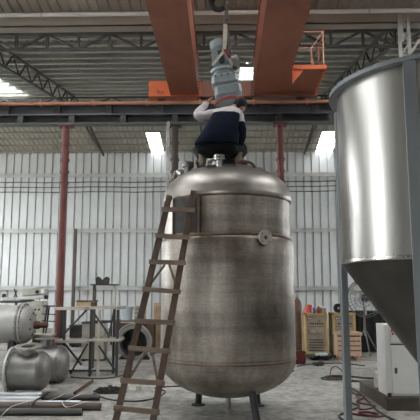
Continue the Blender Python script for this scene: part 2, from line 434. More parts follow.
for k in range(24): MB().bx(-12.6+k*1.1, -12.56+k*1.1, -.05, .07, -.05, .055).obj('clip', 'conductor_orange', cr, False)
def column(X, m, lab, r=.075):
    c = thing('steel_column', lab, 'column', (X, 11.5, 0), 0, 'columns under the crane runway')
    MB().lathe([(0, .02), (r, .02), (r, 4.96), (0, 4.96)], 18).obj('shaft', m, c)
    MB().bx(-.17, .17, -.17, .17, 0, .025).obj('base_plate', m, c, False)
    MB().bx(-.14, .14, -.12, .12, 4.94, 4.978).obj('cap_plate', m, c, False)
    for z in (3.72, 3.95, 4.2, 4.55): MB().lathe([(r, z), (r+.02, z), (r+.02, z+.05), (r, z+.05)], 18, close=True).obj('band', m, c)
column(-3.30, 'column_red', 'dark red round steel column at left behind the two-tier rack')
column(-1.01, 'column_brown', 'dark brown steel column above the left shoulder of the tank')
column(1.17, 'column_red', 'dark red round steel column behind the right shoulder of the tank')
wp = thing('wall_post', 'slim brown steel post standing against the back wall right of the red column', 'post', (-6.46, 24.62, 0))
MB().bx(-.08, .04, -.06, .06, 0, 4.28).obj('shaft', 'column_brown', wp, False)
MB().bx(-.10, -.08, -.06, .06, 0, 4.28).obj('edge_strip', 'girt', wp, False)
# hanging chain beside brown column
def chain(name, a, b, n, r, w, m, parent=None):
    mb = MB(); a = Vector(a); b = Vector(b); d = (b-a)/n; L = d.length
    z = d.normalized(); x0 = z.orthogonal().normalized(); y0 = z.cross(x0)
    for k in range(n):
        c = a+d*(k+.5); x = x0 if k % 2 else y0; hl = L*.62; pts = []
        for t in range(12):
            an = 2*PI*t/12; s_ = math.sin(an); pts.append(c+x*math.cos(an)*w+z*(s_*w+(hl-w)*(1 if s_ > .01 else -1 if s_ < -.01 else 0)))
        mb.tube(pts, r, 5, closed=True)
    return mb.obj(name, m, parent)
hc = chain('hanging_chain', (-1.14, 11.32, 4.97), (-1.14, 11.32, 2.6), 24, .014, .032, 'girt')
tag(hc, 'pale hoist chain hanging beside the brown column left of the man', 'chain')

# ------------------------------------------------------------------ overhead crane
cn = thing('overhead_crane', 'orange double-girder overhead crane across the top of the hall', 'crane', (0, 11.5, 5.46))
def girder(x0, x1):
    g = MB().bx(x0, x1, -14.0, -.02, .12, .84)
    g = g.obj('girder', 'crane_paint', cn, False)
    MB().bx(x0-.02, x1+.02, -14.0, -.02, .84, .87).obj('top_flange', 'crane_paint', g, False)
    MB().bx(x0-.015, x1+.015, -14.0, -.02, .10, .12).obj('bottom_flange', 'crane_paint', g, False)
    MB().bx((x0+x1)/2-.03, (x0+x1)/2+.03, -14.0, -.2, .87, .92).obj('trolley_rail', 'dark_steel', g, False)
girder(-1.08, -.53); girder(.63, 1.245)
ec = MB().bx(-1.55, -.47, -.19, .19, .07, .40).obj('end_carriage', 'carriage_orange', cn, False)
MB().bx(-.44, 1.95, -.17, .19, .07, .38).obj('carriage_beam', 'crane_paint', ec, False)
for xx in (-1.30, -.45, .5, 1.6):
    MB().lathe([(0, -.05), (.13, -.05), (.13, .05), (0, .05)], 20, (xx, 0, .16), RX).obj('wheel', 'dark_steel', ec)
for xx in (-.50, .58):
    for q in range(5): MB().lathe([(0, 0), (.016, 0), (.016, .02), (0, .02)], 8, (xx, -.19, .12+q*.06), RX).obj('bolt', 'dark_steel', ec)
MB().bx(-.47, -.44, -.20, .20, .07, .43).obj('joint_plate', 'crane_paint', ec, False)
# scrawled mark on the carriage
mk = MB(); 
mk.tube(smooth_path([(-1.36, -.196, .22), (-1.37, -.196, .16), (-1.33, -.196, .14), (-1.32, -.196, .18), (-1.35, -.196, .18)], 4), .007, 5)
mk.tube(smooth_path([(-1.30, -.196, .14), (-1.26, -.196, .13), (-1.25, -.196, .17), (-1.28, -.196, .17)], 4), .007, 5)
mk.obj('painted_mark', 'ink_dark', ec)
pl = MB().bx(1.26, 1.86, -1.5, -.2, .10, .13).obj('platform', 'crane_paint', cn, False)
MB().bx(1.26, 1.89, -1.53, -1.50, .09, .165).obj('front_lip', 'carriage_orange', pl, False)
MB().bx(1.86, 1.89, -1.5, -.2, .09, .165).obj('side_lip', 'carriage_orange', pl, False)
MB().prism([(0, 0), (.22, .0), (0, -.28)], .02, RX, (1.26, -1.48, .10)).obj('gusset', 'carriage_orange', pl, False)
def rail(a, b, r=.017): MB().tube([a, b], r*.85, 8).obj('railing', 'conductor_orange', pl)
for xx, yy in ((1.62, -1.5), (1.84, -1.5), (1.86, -.85), (1.86, -.22)): rail((xx, yy, .13), (xx, yy, .82 if xx > 1.7 else .5))
for z in (.50, .82):
    rail((1.26, -1.5, z), (1.86, -1.5, z)); rail((1.86, -1.5, z), (1.86, -.22, z))
rail((1.62, -1.5, .5), (1.84, -1.5, .82), .012)
# trolley and hook
tr = MB().bx(-.98, 1.12, -4.9, -3.3, .95, 1.05).obj('trolley', 'crane_paint', cn, False)
MB().lathe([(0, -.45), (.2, -.45), (.2, .45), (0, .45)], 20, (.05, -4.1, 1.3), RY).obj('drum', 'dark_steel', tr)
for dx in (-.06, .06): MB().tube([(-.03+dx, -4.1, 1.15), (-.03+dx, -4.1, .42)], .012, 6).obj('wire_rope', 'dark_steel', cn)
hb = MB().cbox((-.03, -4.1, .34), (.22, .16, .26), .03).obj('hook_block', 'hook_black', cn)
HC = V(-.06, -4.1, .02)
pts = [V(0, 0, .2)+HC, V(0, 0, .13)+HC]+[HC+V(.105*math.cos(a), 0, .105*math.sin(a)) for a in [math.radians(80+k*21) for k in range(12)]]
MB().tube(smooth_path(pts, 4), [.036+.016*math.sin(PI*min(1, k/40)) for k in range(len(smooth_path(pts, 4)))], 12).obj('hook', 'hook_black', hb)

# ------------------------------------------------------------------ gear motor and slings
TX, TY = .045, 7.4
gm = thing('gear_motor', 'grey vertical gear motor hanging over the tank', 'motor', (.075, 7.42, 4.05))
gm.rotation_euler = (0, math.radians(-9), 0)
MB().lathe([(0, 0), (.19, 0), (.19, .03), (.15, .035), (.15, .06), (0, .06)], 32).obj('mounting_flange', 'motor_grey', gm)
MB().lathe([(.19, -.018), (.205, -.018), (.205, .018), (.19, .018)], 32, close=True).obj('flange_rim', 'sling_red', gm)
gb = MB().cbox((.01, 0, .135), (.36, .32, .17), .035).obj('gearbox', 'motor_grey', gm)
MB().cbox((-.01, 0, .295), (.35, .31, .16), .04).obj('gearbox_cover', 'motor_grey', gm)
for k in range(6): MB().bx(-.02+k*.03, -.008+k*.03, -.172, -.155, .07, .19).obj('cooling_rib', 'motor_grey', gb, False)
for k in range(4): MB().lathe([(0, 0), (.012, 0), (.012, .012), (0, .012)], 6, (-.13+k*.085, -.155, .34), RX).obj('bolt', 'motor_dark', gb)
MB().lathe([(0, .375), (.12, .375), (.12, .43), (.155, .435), (.155, .475), (0, .475)], 28, (-.02, 0, 0)).obj('adapter', 'motor_grey', gm)
mt = MB().lathe([(0, .475), (.098, .475), (.098, .77), (0, .77)], 28, (-.02, 0, 0)).obj('motor_body', 'motor_grey', gm)
for k in range(22):
    a = 2*PI*k/22
    MB().bar((-.02+.104*math.cos(a), .104*math.sin(a), .50), (-.02+.104*math.cos(a), .104*math.sin(a), .75), .006, .022, (math.cos(a), math.sin(a), 0)).obj('fin', 'motor_grey', mt, False)
MB().bx(-.045, .02, -.125, -.10, .52, .70).obj('name_plate', 'motor_dark', mt, False)
MB().lathe([(0, .77), (.112, .77), (.112, .86), (.10, .885), (.03, .89), (0, .89)], 28, (-.02, 0, 0)).obj('fan_cowl', 'motor_grey', gm)
tb = MB().lathe([(0, 0), (.06, 0), (.06, .05), (.09, .05), (.09, .13), (.075, .15), (0, .15)], 20, (.07, -.03, .55), RY).obj('terminal_box', 'dull_steel', gm)
MB().lathe([(0, 0), (.03, 0), (.03, .06), (0, .06)], 12, (.16, -.02, .44)).obj('cable_gland', 'motor_dark', tb)
for sx in (-1, 1): MB().tube([( -.02+sx*.13+.03*math.cos(t), 0, .50+.03*math.sin(t)) for t in [k*PI/5 for k in range(10)]], .01, 6, closed=True).obj('lifting_eye', 'motor_dark', gm)

ch = chain('lifting_chain', (.05, 7.38, 5.43), (.035, 7.38, 5.08), 9, .011, .026, 'chain_steel'); tag(ch, 'steel lifting chain between the black hook and the sling', 'chain')
def strap(name, pts, w, t, m, parent=None):
    P = smooth_path(pts, 6); mb = MB(); vs = []
    for i, p in enumerate(P):
        d = (P[min(i+1, len(P)-1)]-P[max(i-1, 0)]).normalized(); s_ = d.cross(V(0, 1, 0)); s_ = s_.normalized() if s_.length > .1 else V(1, 0, 0)
        n_ = s_.cross(d)
        for a, b in ((-1, -1), (1, -1), (1, 1), (-1, 1)): vs.append(p+s_*w/2*a+n_*t/2*b)
    fs = [(0, 1, 2, 3), tuple(len(vs)-4+k for k in (3, 2, 1, 0))]
    for i in range(len(P)-1):
        for j in range(4): fs.append((i*4+j, i*4+(j+1) % 4, i*4+4+(j+1) % 4, i*4+4+j))
    return mb.add(vs, fs).obj(name, m, parent)
sl = thing('lifting_sling', 'white webbing sling with red protectors around the motor', 'sling', (.02, 7.3, 4.5))
o = V(.02, 7.3, 4.5)
strap('strap', [V(.02, 7.28, 5.10)-o, V(.01, 7.27, 4.9)-o, V(.0, 7.27, 4.72)-o, V(-.06, 7.25, 4.62)-o, V(-.15, 7.3, 4.53)-o], .035, .008, 'sling_white', sl)
strap('strap', [V(.04, 7.28, 5.10)-o, V(.035, 7.27, 4.9)-o, V(.02, 7.27, 4.72)-o, V(.07, 7.25, 4.62)-o, V(.12, 7.3, 4.53)-o], .035, .008, 'sling_white', sl)
strap('protector', [V(.02, 7.255, 4.73)-o, V(.05, 7.245, 4.67)-o, V(.085, 7.25, 4.61)-o], .04, .012, 'sling_red', sl)
MB().cbox(V(.045, 7.33, 5.09)-o, (.04, .03, .09), .01).obj('shackle', 'sling_red', sl)
ch2 = chain('sling_chain', (.06, 7.33, 5.05), (.10, 7.33, 4.60), 12, .009, .02, 'chain_steel'); tag(ch2, 'thin chain hanging down beside the white sling on the motor', 'chain')

# ------------------------------------------------------------------ the big tank
tk = thing('steel_tank', 'large upright stainless steel tank with domed ends on short legs', 'tank', (TX, TY, 0))
Ru, Rl = .81, .85
def dome(R, z, h, up, n=14): return [(R*math.cos(PI/2*k/n), z+(h if up else -h)*math.sin(PI/2*k/n)) for k in range(n+1)]
NS = 96
MB().lathe([(Rl, .69), (Rl, 1.45)], NS).obj('lower_shell', 'tank_steel2', tk)
MB().lathe([(Rl, 1.45), (Rl, 2.13), (Rl-.015, 2.16), (Ru, 2.175)], NS).obj('middle_shell', 'tank_steel2', tk)
MB().lathe([(Ru, 2.175), (Ru, 2.655)], NS).obj('upper_shell', 'tank_steel2', tk)
dm = MB().lathe([(Ru+.003, 2.66), (Ru+.022, 2.665), (Ru+.026, 2.70)]+dome(Ru+.022, 2.71, .45, True), NS).obj('top_dome', 'tank_dish_steel', tk)
MB().lathe([(p[0], p[1]) for p in dome(Rl, .69, .47, False)], NS).obj('bottom_dome', 'tank_steel2', tk)
def ring(r, z, w, parent, m='weld'):
    MB().lathe([(r-.01, z-w), (r+w*.5, z-w*.5), (r+w*.5, z+w*.5), (r-.01, z+w)], NS, close=True).obj('weld_seam', m, parent)
ring(Ru+.01, 2.66, .018, tk); ring(Ru+.012, 2.185, .022, tk); ring(Rl, .69, .014, tk); ring(Rl, .725, .008, tk); ring(Rl, 1.45, .006, tk, 'tank_steel2')
# dark pad plate with side bars near the ladder head
def curved_plate(r, t, a0, a1, z0, z1, n=10):
    mb = MB(); vs = []
    for k in range(n+1):
        a = a0+(a1-a0)*k/n
        for rr, zz in ((r, z0), (r+t, z0), (r+t, z1), (r, z1)): vs.append((rr*math.cos(a), rr*math.sin(a), zz))
    fs = [(0, 1, 2, 3), tuple(4*n+k for k in (3, 2, 1, 0))]
    for k in range(n):
        for j in range(4): fs.append((k*4+j, k*4+(j+1) % 4, k*4+4+(j+1) % 4, k*4+4+j))
    return mb.add(vs, fs)
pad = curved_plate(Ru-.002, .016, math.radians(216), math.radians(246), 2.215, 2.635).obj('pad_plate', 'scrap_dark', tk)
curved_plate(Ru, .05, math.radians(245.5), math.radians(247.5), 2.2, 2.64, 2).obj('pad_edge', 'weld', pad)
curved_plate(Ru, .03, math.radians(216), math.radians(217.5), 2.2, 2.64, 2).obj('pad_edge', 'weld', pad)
# side nozzle
a = math.radians(-60.5); dr = V(math.cos(a), math.sin(a), 0)
Mq = dr.to_track_quat('Z', 'Y').to_matrix()
nz = MB().lathe([(.024, -.03), (.055, -.03), (.055, .02), (.088, .02), (.088, .045), (.024, .045)], 24, dr*(Ru+.045)+V(0, 0, 2.14), Mq, close=True).obj('side_nozzle', 'plate_beige', tk)
MB().lathe([(0, 0), (.024, 0)], 16, dr*(Ru+.06)+V(0, 0, 2.14), Mq).obj('bore_shade', 'black_plastic', nz)  # black disc stands in for the shade inside the nozzle
for k in range(4):
    b = PI/4+k*PI/2; p = Mq @ V(.066*math.cos(b), .066*math.sin(b), .045)
    MB().lathe([(0, 0), (.008, 0), (.008, .008), (0, .008)], 6, dr*(Ru+.045)+V(0, 0, 2.14)+p, Mq).obj('bolt', 'bolt_steel', nz)
# top nozzles
def dome_z(x, y):
    q = min(1, math.hypot(x, y)/(Ru+.022)); return 2.71+.45*math.sqrt(1-q*q)
def nozzle(x, y, r, h, m='bright_steel', two=True):
    z = dome_z(x, y)-.03
    n_ = MB().lathe([(r*.55, 0), (r*.55, h*.55), (r, h*.55), (r, h*.72), (r*.6, h*.73), (0, h*.73)], 20, (x, y, z)).obj('nozzle', m, tk)
    if two: MB().lathe([(0, h*.76), (r, h*.76), (r, h*.92), (r*.5, h*1.0), (0, h*1.0)], 20, (x, y, z)).obj('nozzle_cover', m, n_)
    for k in range(6):
        b = k*PI/3; MB().lathe([(0, h*.5), (.008, h*.5), (.008, h*.98), (0, h*.98)], 6, (x+r*.8*math.cos(b), y+r*.8*math.sin(b), z)).obj('bolt', 'bolt_steel', n_)
nozzle(-.10, -.52, .072, .17)
nozzle(-.50, -.30, .075, .16, 'dull_steel')
nozzle(-.62, -.05, .055, .13, 'dull_steel')
nozzle(-.36, -.30, .045, .13, 'scrap_dark', False)
nozzle(.20, -.30, .06, .06, 'rust', False)
nozzle(.42, .1, .05, .10, 'dull_steel')
MB().lathe([(0, 3.08), (.2, 3.08), (.2, 3.22), (.26, 3.22), (.26, 3.25), (0, 3.25)], 32).obj('agitator_flange', 'dull_steel', tk)
MB().tube(smooth_path([(-.72, -.2, 2.93), (-.66, -.28, 3.03), (-.58, -.38, 2.98)], 5), .016, 8).obj('lifting_lug', 'bright_steel', tk)
MB().tube(smooth_path([(.10, -.50, 3.06), (.16, -.46, 3.12), (.30, -.45, 3.10), (.36, -.44, 3.0)], 5), .016, 8).obj('lifting_lug', 'rust', tk)
# legs
def leg(ax, ay, bx_, by_, ztop, m='leg_dark'):
    l = MB().tube([(ax, ay, ztop), (bx_, by_, .02)], .044, 14).obj('leg', m, tk)
    MB().lathe([(0, 0), (.09, 0), (.09, .02), (0, .02)], 20, (bx_, by_, 0)).obj('foot_plate', m, l)
leg(.26, -.50, .33, -.62, .45); leg(-.36, .42, -.40, .60, .45); leg(.36, .46, .40, .58, .45)
dn = MB().lathe([(.03, .05), (.03, .27)], 14, (.0, -.08, 0)).obj('drain_nozzle', 'dull_steel', tk)
MB().lathe([(0, .05), (.065, .05), (.065, .075), (0, .075)], 18, (.0, -.08, 0)).obj('drain_flange', 'dull_steel', dn)

# ------------------------------------------------------------------ ladder
ld = thing('wooden_ladder', 'worn brown wooden ladder leaning against the tank', 'ladder', (-.95, 6.14, 0))
o = V(-.95, 6.14, 0)
L0, L1 = V(-1.175, 6.167, 0)-o, V(-.64, 6.61, 2.63)-o
R0, R1 = V(-.77, 6.115, 0)-o, V(-.352, 6.58, 2.68)-o
MB().bar(L0, L1, .066, .062, (0, 1, 0)).obj('stile', 'wood_ladder', ld, False)
MB().bar(R0, R1, .066, .062, (0, 1, 0)).obj('stile', 'wood_ladder', ld, False)
def onrail(A, B, z): t = z/B.z; return A+(B-A)*t
for k, z in enumerate((.297, .569, .90, 1.185, 1.528, 1.836, 2.137, 2.448)):
    a = onrail(L0, L1, z+.012); b = onrail(R0, R1, z-.012+.01*(k % 2)); d = (b-a).normalized(); fw = V(0, -.052, 0)
    r_ = MB().bar(a-d*.045+fw, b+d*.055+fw, .052, .034, (0, 1, 0)).obj('rung', 'wood_rung', ld, False)
    for q in (a, b): MB().lathe([(0, 0), (.009, 0), (.009, .01), (0, .01)], 8, q+fw+V(0, -.026, 0), RX).obj('nail_head', 'bolt_steel', r_)
def brace(z0, z1, f):
    for A, B, s_ in ((L0, L1, 1), (R0, R1, -1)):
        m_ = (onrail(L0, L1, z0)+onrail(R0, R1, z0))/2; e = onrail(A, B, z1)
        p = m_+(e-m_)*(-.02)+V(-.03*s_, 0, 0)*f
        MB().bar(p+V(0, .02, 0), e+V(0, .02, 0), .024, .03, (0, 1, 0)).obj('brace', 'wood_rung', ld, False)
brace(1.81, 1.56, 1); brace(.87, .50, 1.2)

# ------------------------------------------------------------------ the man
def skin_mesh(verts, edges, radii, root=0, sub=2):
    me = bpy.data.meshes.new('tmp'); me.from_pydata(verts, edges, [])
    ob = bpy.data.objects.new('tmp', me); col.objects.link(ob)
    ob.modifiers.new('s', 'SKIN'); sm = ob.modifiers.new('u', 'SUBSURF'); sm.levels = sub; sm.render_levels = sub
    for i, r in enumerate(radii):
        sv = me.skin_vertices[0].data[i]; sv.radius = r if isinstance(r, tuple) else (r, r); sv.use_root = (i == root)
    bpy.context.view_layer.update()
    dg = bpy.context.evaluated_depsgraph_get(); ev = ob.evaluated_get(dg); m2 = bpy.data.meshes.new_from_object(ev)
    vs = [v.co.copy() for v in m2.vertices]; fs = [tuple(p.vertices) for p in m2.polygons]
    bpy.data.objects.remove(ob); bpy.data.meshes.remove(me); bpy.data.meshes.remove(m2)
    return vs, fs
PO = V(-.05, 7.0, 3.10)
J = dict(pel=(-.075, 6.96, 3.30), spi=(-.03, 6.98, 3.46), che=(.025, 7.02, 3.66), nkb=(.07, 7.07, 3.81), nek=(.125, 7.11, 3.865), hed=(.19, 7.14, 3.90),
         ls=(-.11, 7.05, 3.77), le=(-.335, 7.06, 3.755), lw=(-.235, 7.22, 3.955), lp=(-.205, 7.27, 4.01),
         rs=(.175, 7.06, 3.755), re=(.225, 7.0, 3.50), rw=(.20, 7.16, 3.34), rp=(.195, 7.22, 3.31),
         lh=(-.17, 6.98, 3.28), lk=(-.31, 7.24, 3.36), la=(-.27, 7.06, 3.185), lf=(-.28, 7.18, 3.14),
         rh=(.03, 6.98, 3.28), rk=(.23, 7.22, 3.34), ra=(.19, 7.06, 3.20), rf=(.20, 7.18, 3.15))
J = {k: Vector(v)-PO for k, v in J.items()}
names = list(J); ix = {n: i for i, n in enumerate(names)}
E_ = [('pel', 'spi'), ('spi', 'che'), ('che', 'nkb'), ('nkb', 'nek'), ('nek', 'hed'), ('che', 'ls'), ('ls', 'le'), ('le', 'lw'), ('lw', 'lp'), ('che', 'rs'), ('rs', 're'), ('re', 'rw'), ('rw', 'rp'),
      ('pel', 'lh'), ('lh', 'lk'), ('lk', 'la'), ('la', 'lf'), ('pel', 'rh'), ('rh', 'rk'), ('rk', 'ra'), ('ra', 'rf')]
RD = dict(pel=.11, spi=.10, che=.11, nkb=.055, nek=.048, hed=.055, ls=.05, le=.036, lw=.026, lp=(.036, .018), rs=.05, re=.036, rw=.026, rp=(.036, .018), lh=.075, lk=.05, la=.036, lf=.035, rh=.075, rk=.05, ra=.036, rf=.035)
vs, fs = skin_mesh([tuple(J[n]) for n in names], [(ix[a], ix[b]) for a, b in E_], [RD[n] for n in names])
body = MB().add(vs, fs)
# head shape with face turned to the work (+Y, right)
Hq = Matrix.Rotation(math.radians(28), 3, 'Z') @ Matrix.Rotation(math.radians(-22), 3, 'X')
Hc = Vector((.215, 7.15, 3.92))-PO
body.sphere(Hc, (.072, .09, .108), 20, 14, Hq)
body.sphere(Hc+Hq @ V(0, .088, -.012), (.014, .02, .024), 10, 8, Hq)          # nose
for s_ in (-1, 1): body.sphere(Hc+Hq @ V(s_*.073, -.005, -.01), (.010, .022, .032), 10, 8, Hq)   # ears
body.sphere(Hc+Hq @ V(0, .055, -.075), (.04, .035, .035), 12, 8, Hq)          # jaw
# hands: palms with five separate bent fingers
def hand(wr, palm, tip_dir, side, curl):
    w = J[wr]; p = J[palm]; d = (p-w).normalized(); s_ = side.normalized(); c_ = curl.normalized()
    for k, (off, L, r) in enumerate(((-.030, .068, .0085), (-.010, .078, .009), (.010, .074, .009), (.030, .058, .008))):
        b = p+s_*off+d*.012
        q1 = b+d*L*.42+c_*.006; q2 = q1+(d*.6+c_*.8).normalized()*L*.33; q3 = q2+(d*.1+c_).normalized()*L*.25
        v2, f2 = skin_mesh([tuple(b), tuple(q1), tuple(q2), tuple(q3)], [(0, 1), (1, 2), (2, 3)], [r*1.1, r, r*.95, r*.8], 0, 1); body.add(v2, f2)
    b = w+d*.02-s_*.028; q1 = b-s_*.022+d*.022+c_*.01; q2 = q1+(d+c_*.7-s_*.2).normalized()*.028; q3 = q2+(d*.6+c_).normalized()*.02
    v2, f2 = skin_mesh([tuple(b), tuple(q1), tuple(q2), tuple(q3)], [(0, 1), (1, 2), (2, 3)], [.012, .0105, .0095, .008], 0, 1); body.add(v2, f2)
hand('lw', 'lp', None, V(-.3, .5, -.5), V(.8, .1, .3)); hand('rw', 'rp', None, V(1, 0, .2), V(0, .3, -1))
man = body.obj('person', 'skin'); man.location = PO
tag(man, 'worker in navy and grey jacket squatting on the tank with back turned', 'person')
eyes = MB()
for s_ in (-1, 1): eyes.sphere(Hc+Hq @ V(s_*.03, .079, .012), (.011, .008, .007), 10, 6, Hq)
eyes.obj('eyes', 'eye_white', man)
MB().sphere(Hc+Hq @ V(0, .088, -.055), (.022, .006, .006), 10, 6, Hq).obj('mouth', 'lip', man)
cap = MB().lathe([(.078*math.cos(PI/2*k/8), .078*math.sin(PI/2*k/8)*1.12) for k in range(9)], 20)
cap.v = [Hc+Hq @ V(p.x*1.06, p.y*1.27, p.z*1.28-.012) for p in cap.v]
cap = cap.obj('cap', 'cap_black', man)
MB().prism([(-.06, .07), (-.045, .125), (0, .145), (.045, .125), (.06, .07)], .008, Hq, Hc+Hq @ V(0, 0, .018)).obj('cap_brim', 'cap_black', cap)
hr = MB().lathe([(.076*math.cos(t), .09*math.sin(t)) for t in [math.radians(-50+k*12) for k in range(7)]], 20)
hr.v = [Hc+Hq @ V(p.x*1.14, p.y*1.36-.004, p.z*1.1) for p in hr.v if True]
keep = [f for f in hr.f if sum((Hq.transposed() @ (hr.v[i]-Hc)).y for i in f)/len(f) < .03]; hr.f = keep
hr.obj('hair', 'cap_black', man)
# jacket: lofted elliptical rings along the leaning back
def loft(rings, n=28):
    mb = MB(); vs = []
    for (c, rx, ry, tl) in rings:
        c = Vector(c)-PO
        for j in range(n):
            a = 2*PI*j/n; f = 1+.035*math.sin(3*a+c.z*23)+.02*math.sin(7*a+c.z*40)
            e = .82
            cx = math.copysign(abs(math.cos(a))**e, math.cos(a)); sy = math.copysign(abs(math.sin(a))**e, math.sin(a))
            vs.append(c+V(cx*rx*f, sy*ry*f, cx*rx*tl))
    m = len(rings); fs = []
    for i in range(m-1):
        for j in range(n): fs.append((i*n+j, i*n+(j+1) % n, i*n+n+(j+1) % n, i*n+n+j))
    fs += [tuple(range(n-1, -1, -1)), tuple((m-1)*n+j for j in range(n))]
    return mb.add(vs, fs)
jk = loft([((-.088, 6.925, 3.325), .25, .15, 0), ((-.086, 6.92, 3.335), .272, .168, 0), ((-.08, 6.92, 3.39), .268, .17, .0), ((-.055, 6.935, 3.46), .245, .165, 0), ((-.02, 6.955, 3.56), .215, .155, 0),
           ((.005, 6.98, 3.65), .195, .145, 0), ((.02, 7.0, 3.72), .185, .13, 0), ((.03, 7.02, 3.76), .17, .12, 0)]).obj('jacket', 'navy_cloth', man)
loft([((.03, 7.02, 3.752), .176, .124, 0), ((.04, 7.035, 3.80), .165, .112, 0), ((.06, 7.055, 3.835), .12, .09, 0), ((.085, 7.08, 3.86), .075, .07, 0)]).obj('shoulder_yoke', 'grey_cloth', jk)
def limb(name, ks, rr, m, parent, k=6):
    P = smooth_path([J[q] if isinstance(q, str) else Vector(q)-PO for q in ks], k); n = len(P); R = []
    for i in range(n):
        t = i/(n-1)*(len(rr)-1); a = int(min(t, len(rr)-2)); f = t-a
        R.append((rr[a]*(1-f)+rr[a+1]*f)*(1+.06*math.sin(i*1.9)))
    return MB().tube(P, R, 14).obj(name, m, parent)
limb('sleeve', [(-.06, 7.04, 3.775), 'ls', 'le', 'lw'], [.07, .066, .056, .042], 'grey_cloth', jk)
limb('sleeve', [(.12, 7.05, 3.78), 'rs', (.215, 7.03, 3.62)], [.08, .08, .062], 'grey_cloth', jk)
limb('sleeve_lower', [(.21, 7.035, 3.64), 're', 'rw'], [.062, .064, .045], 'navy_cloth', jk)
tr_ = loft([((-.08, 6.955, 3.20), .16, .115, 0), ((-.085, 6.94, 3.24), .25, .15, 0), ((-.085, 6.94, 3.30), .262, .16, 0), ((-.085, 6.95, 3.36), .21, .12, 0)]).obj('trousers', 'black_cloth', man)
limb('trouser_leg', ['lh', 'lk', 'la'], [.11, .085, .055], 'black_cloth', tr_)
limb('trouser_leg', ['rh', (.14, 7.08, 3.30), 'rk', 'ra'], [.11, .10, .085, .055], 'black_cloth', tr_)
def boot(a, f_, m):
    A = J[a]; F = J[f_]; d = (F-A); d.z = 0; d.normalize()
    z0 = A.z-.10
    P = [V(A.x, A.y, A.z+.06), A, V(A.x, A.y, z0+.045)]
    b = MB().tube(P, [.05, .05, .048], 14); b.sphere(V(A.x, A.y, z0+.04)+d*.07, (.045, .045, .04), 14, 8); b.sphere(V(A.x, A.y, z0+.035)+d*.14, (.047, .06, .035), 14, 8); b.sphere(V(A.x, A.y, z0+.035)-d*.01, (.045, .05, .035), 14, 8)
    b = b.obj('boot', m, man)
    pts = []
    for k in range(16):
        an = 2*PI*k/16; s_ = V(-d.y, d.x, 0); q = V(A.x, A.y, 0)+d*(.07+.125*math.cos(an))+s_*.047*math.sin(an); pts.append((q.x, q.y))
    MB().prism(pts, .018, None, (0, 0, z0-.006)).obj('boot_sole', 'hook_black', b)
boot('la', 'lf', 'boot_tan'); boot('ra', 'rf', 'boot_tan')

# ------------------------------------------------------------------ hopper at right
HX, HY, HR = 2.10, 5.50, .955
hp = thing('steel_hopper', 'polished steel hopper with cone bottom on grey legs', 'hopper', (HX, HY, 0))
MB().lathe([(HR, 1.80), (HR, 3.46)], 96).obj('cylinder', 'hopper_steel', hp)
MB().lathe([(HR-.012, 3.46), (HR-.012, 1.80)], 96).obj('inner_lining', 'hopper_steel', hp)
MB().lathe([(HR, 1.80), (HR+.006, 1.79), (HR-.004, 1.775), (.10, .58), (.10, .50), (.16, .50), (.16, .47), (.0, .47)], 96).obj('cone', 'cone_steel_shaded', hp)
MB().lathe([(HR-.01, 1.772), (HR+.014, 1.785), (HR+.012, 1.812), (HR-.01, 1.82)], 96, close=True).obj('seam', 'bright_steel', hp)
MB().lathe([(HR-.015, 3.45), (HR+.075, 3.45), (HR+.075, 3.49), (HR+.065, 3.49), (HR+.065, 3.46), (HR-.015, 3.46)], 96, close=True).obj('rim', 'frame_grey', hp)
for an in (148, 238.5, 328, 58):
    a = math.radians(an); d = V(math.cos(a), math.sin(a), 0); c = d*(HR+.05); M = Matrix.Rotation(a, 3, 'Z')
    l = MB().box((c.x, c.y, 1.72), (.068 if an != 238.5 else .105, .06, 3.44), Matrix.Rotation(math.radians(14 if an != 238.5 else -14), 3, 'Z')).obj('leg', 'frame_grey', hp, False)
    MB().box((c.x, c.y, .008), (.18, .18, .016), None).obj('foot_plate', 'frame_grey', l, False)

# ------------------------------------------------------------------ left: vessels
def bolts(parent, c, M, r, n, h=.012, br=.012):
    for k in range(n):
        b = 2*PI*k/n; p = Vector(c)+M @ V(r*math.cos(b), r*math.sin(b), 0)
        MB().lathe([(0, -h), (br, -h), (br, h), (0, h)], 6, p, M).obj('bolt', 'bolt_steel', parent)
def vessel(X0, X1, Y, Z, r, headh, lab, m, flange=True, rotz=0, noz=None, tilt=0):
    v = thing('pressure_vessel', lab, 'vessel', (X0, Y, 0), rotz, 'vessels lying at left')
    L = X1-X0
    MB().lathe([(r, 0), (r, L)], 56, (0, 0, Z), RY).obj('shell', m, v)
    MB().lathe([(r*math.cos(PI/2*k/14)**.62, L+headh*math.sin(PI/2*k/14)) for k in range(15)], 56, (0, 0, Z), RY).obj('dished_head', m, v)
    MB().lathe([(r-.004, L-.012), (r+.008, L-.006), (r+.008, L+.006), (r-.004, L+.012)], 56, (0, 0, Z), RY, close=True).obj('weld_seam', 'dull_steel', v)
    if flange:
        f = MB().lathe([(r-.03, -.02), (r+.068, -.02), (r+.068, .012), (r-.03, .012)], 56, (0, 0, Z), RY, close=True).obj('end_flange', 'girt', v)
        bolts(f, (-.004, 0, Z), RY, r+.045, 20, .024, .010)
    if noz:
        nx, nr, nh, fr = noz
        TM = Matrix.Rotation(math.radians(tilt), 3, 'X')
        q = MB().lathe([(nr, r*.8), (nr*1.0, r+nh*.6), (nr*.9, r+nh)], 32, (nx, 0, Z), TM).obj('top_nozzle', m, v)
        MB().lathe([(nr*.85, r+nh-.010), (fr, r+nh-.010), (fr, r+nh+.010), (nr*.85, r+nh+.010)], 40, (nx, 0, Z), TM, close=True).obj('nozzle_flange', 'bright_steel' if tilt else 'dull_steel', q)
        if tilt: MB().sphere((nx, -.02, Z+r-.02), (.095, .095, .085), 20, 12).obj('inner_dome', 'pale_vessel', q)
    return v
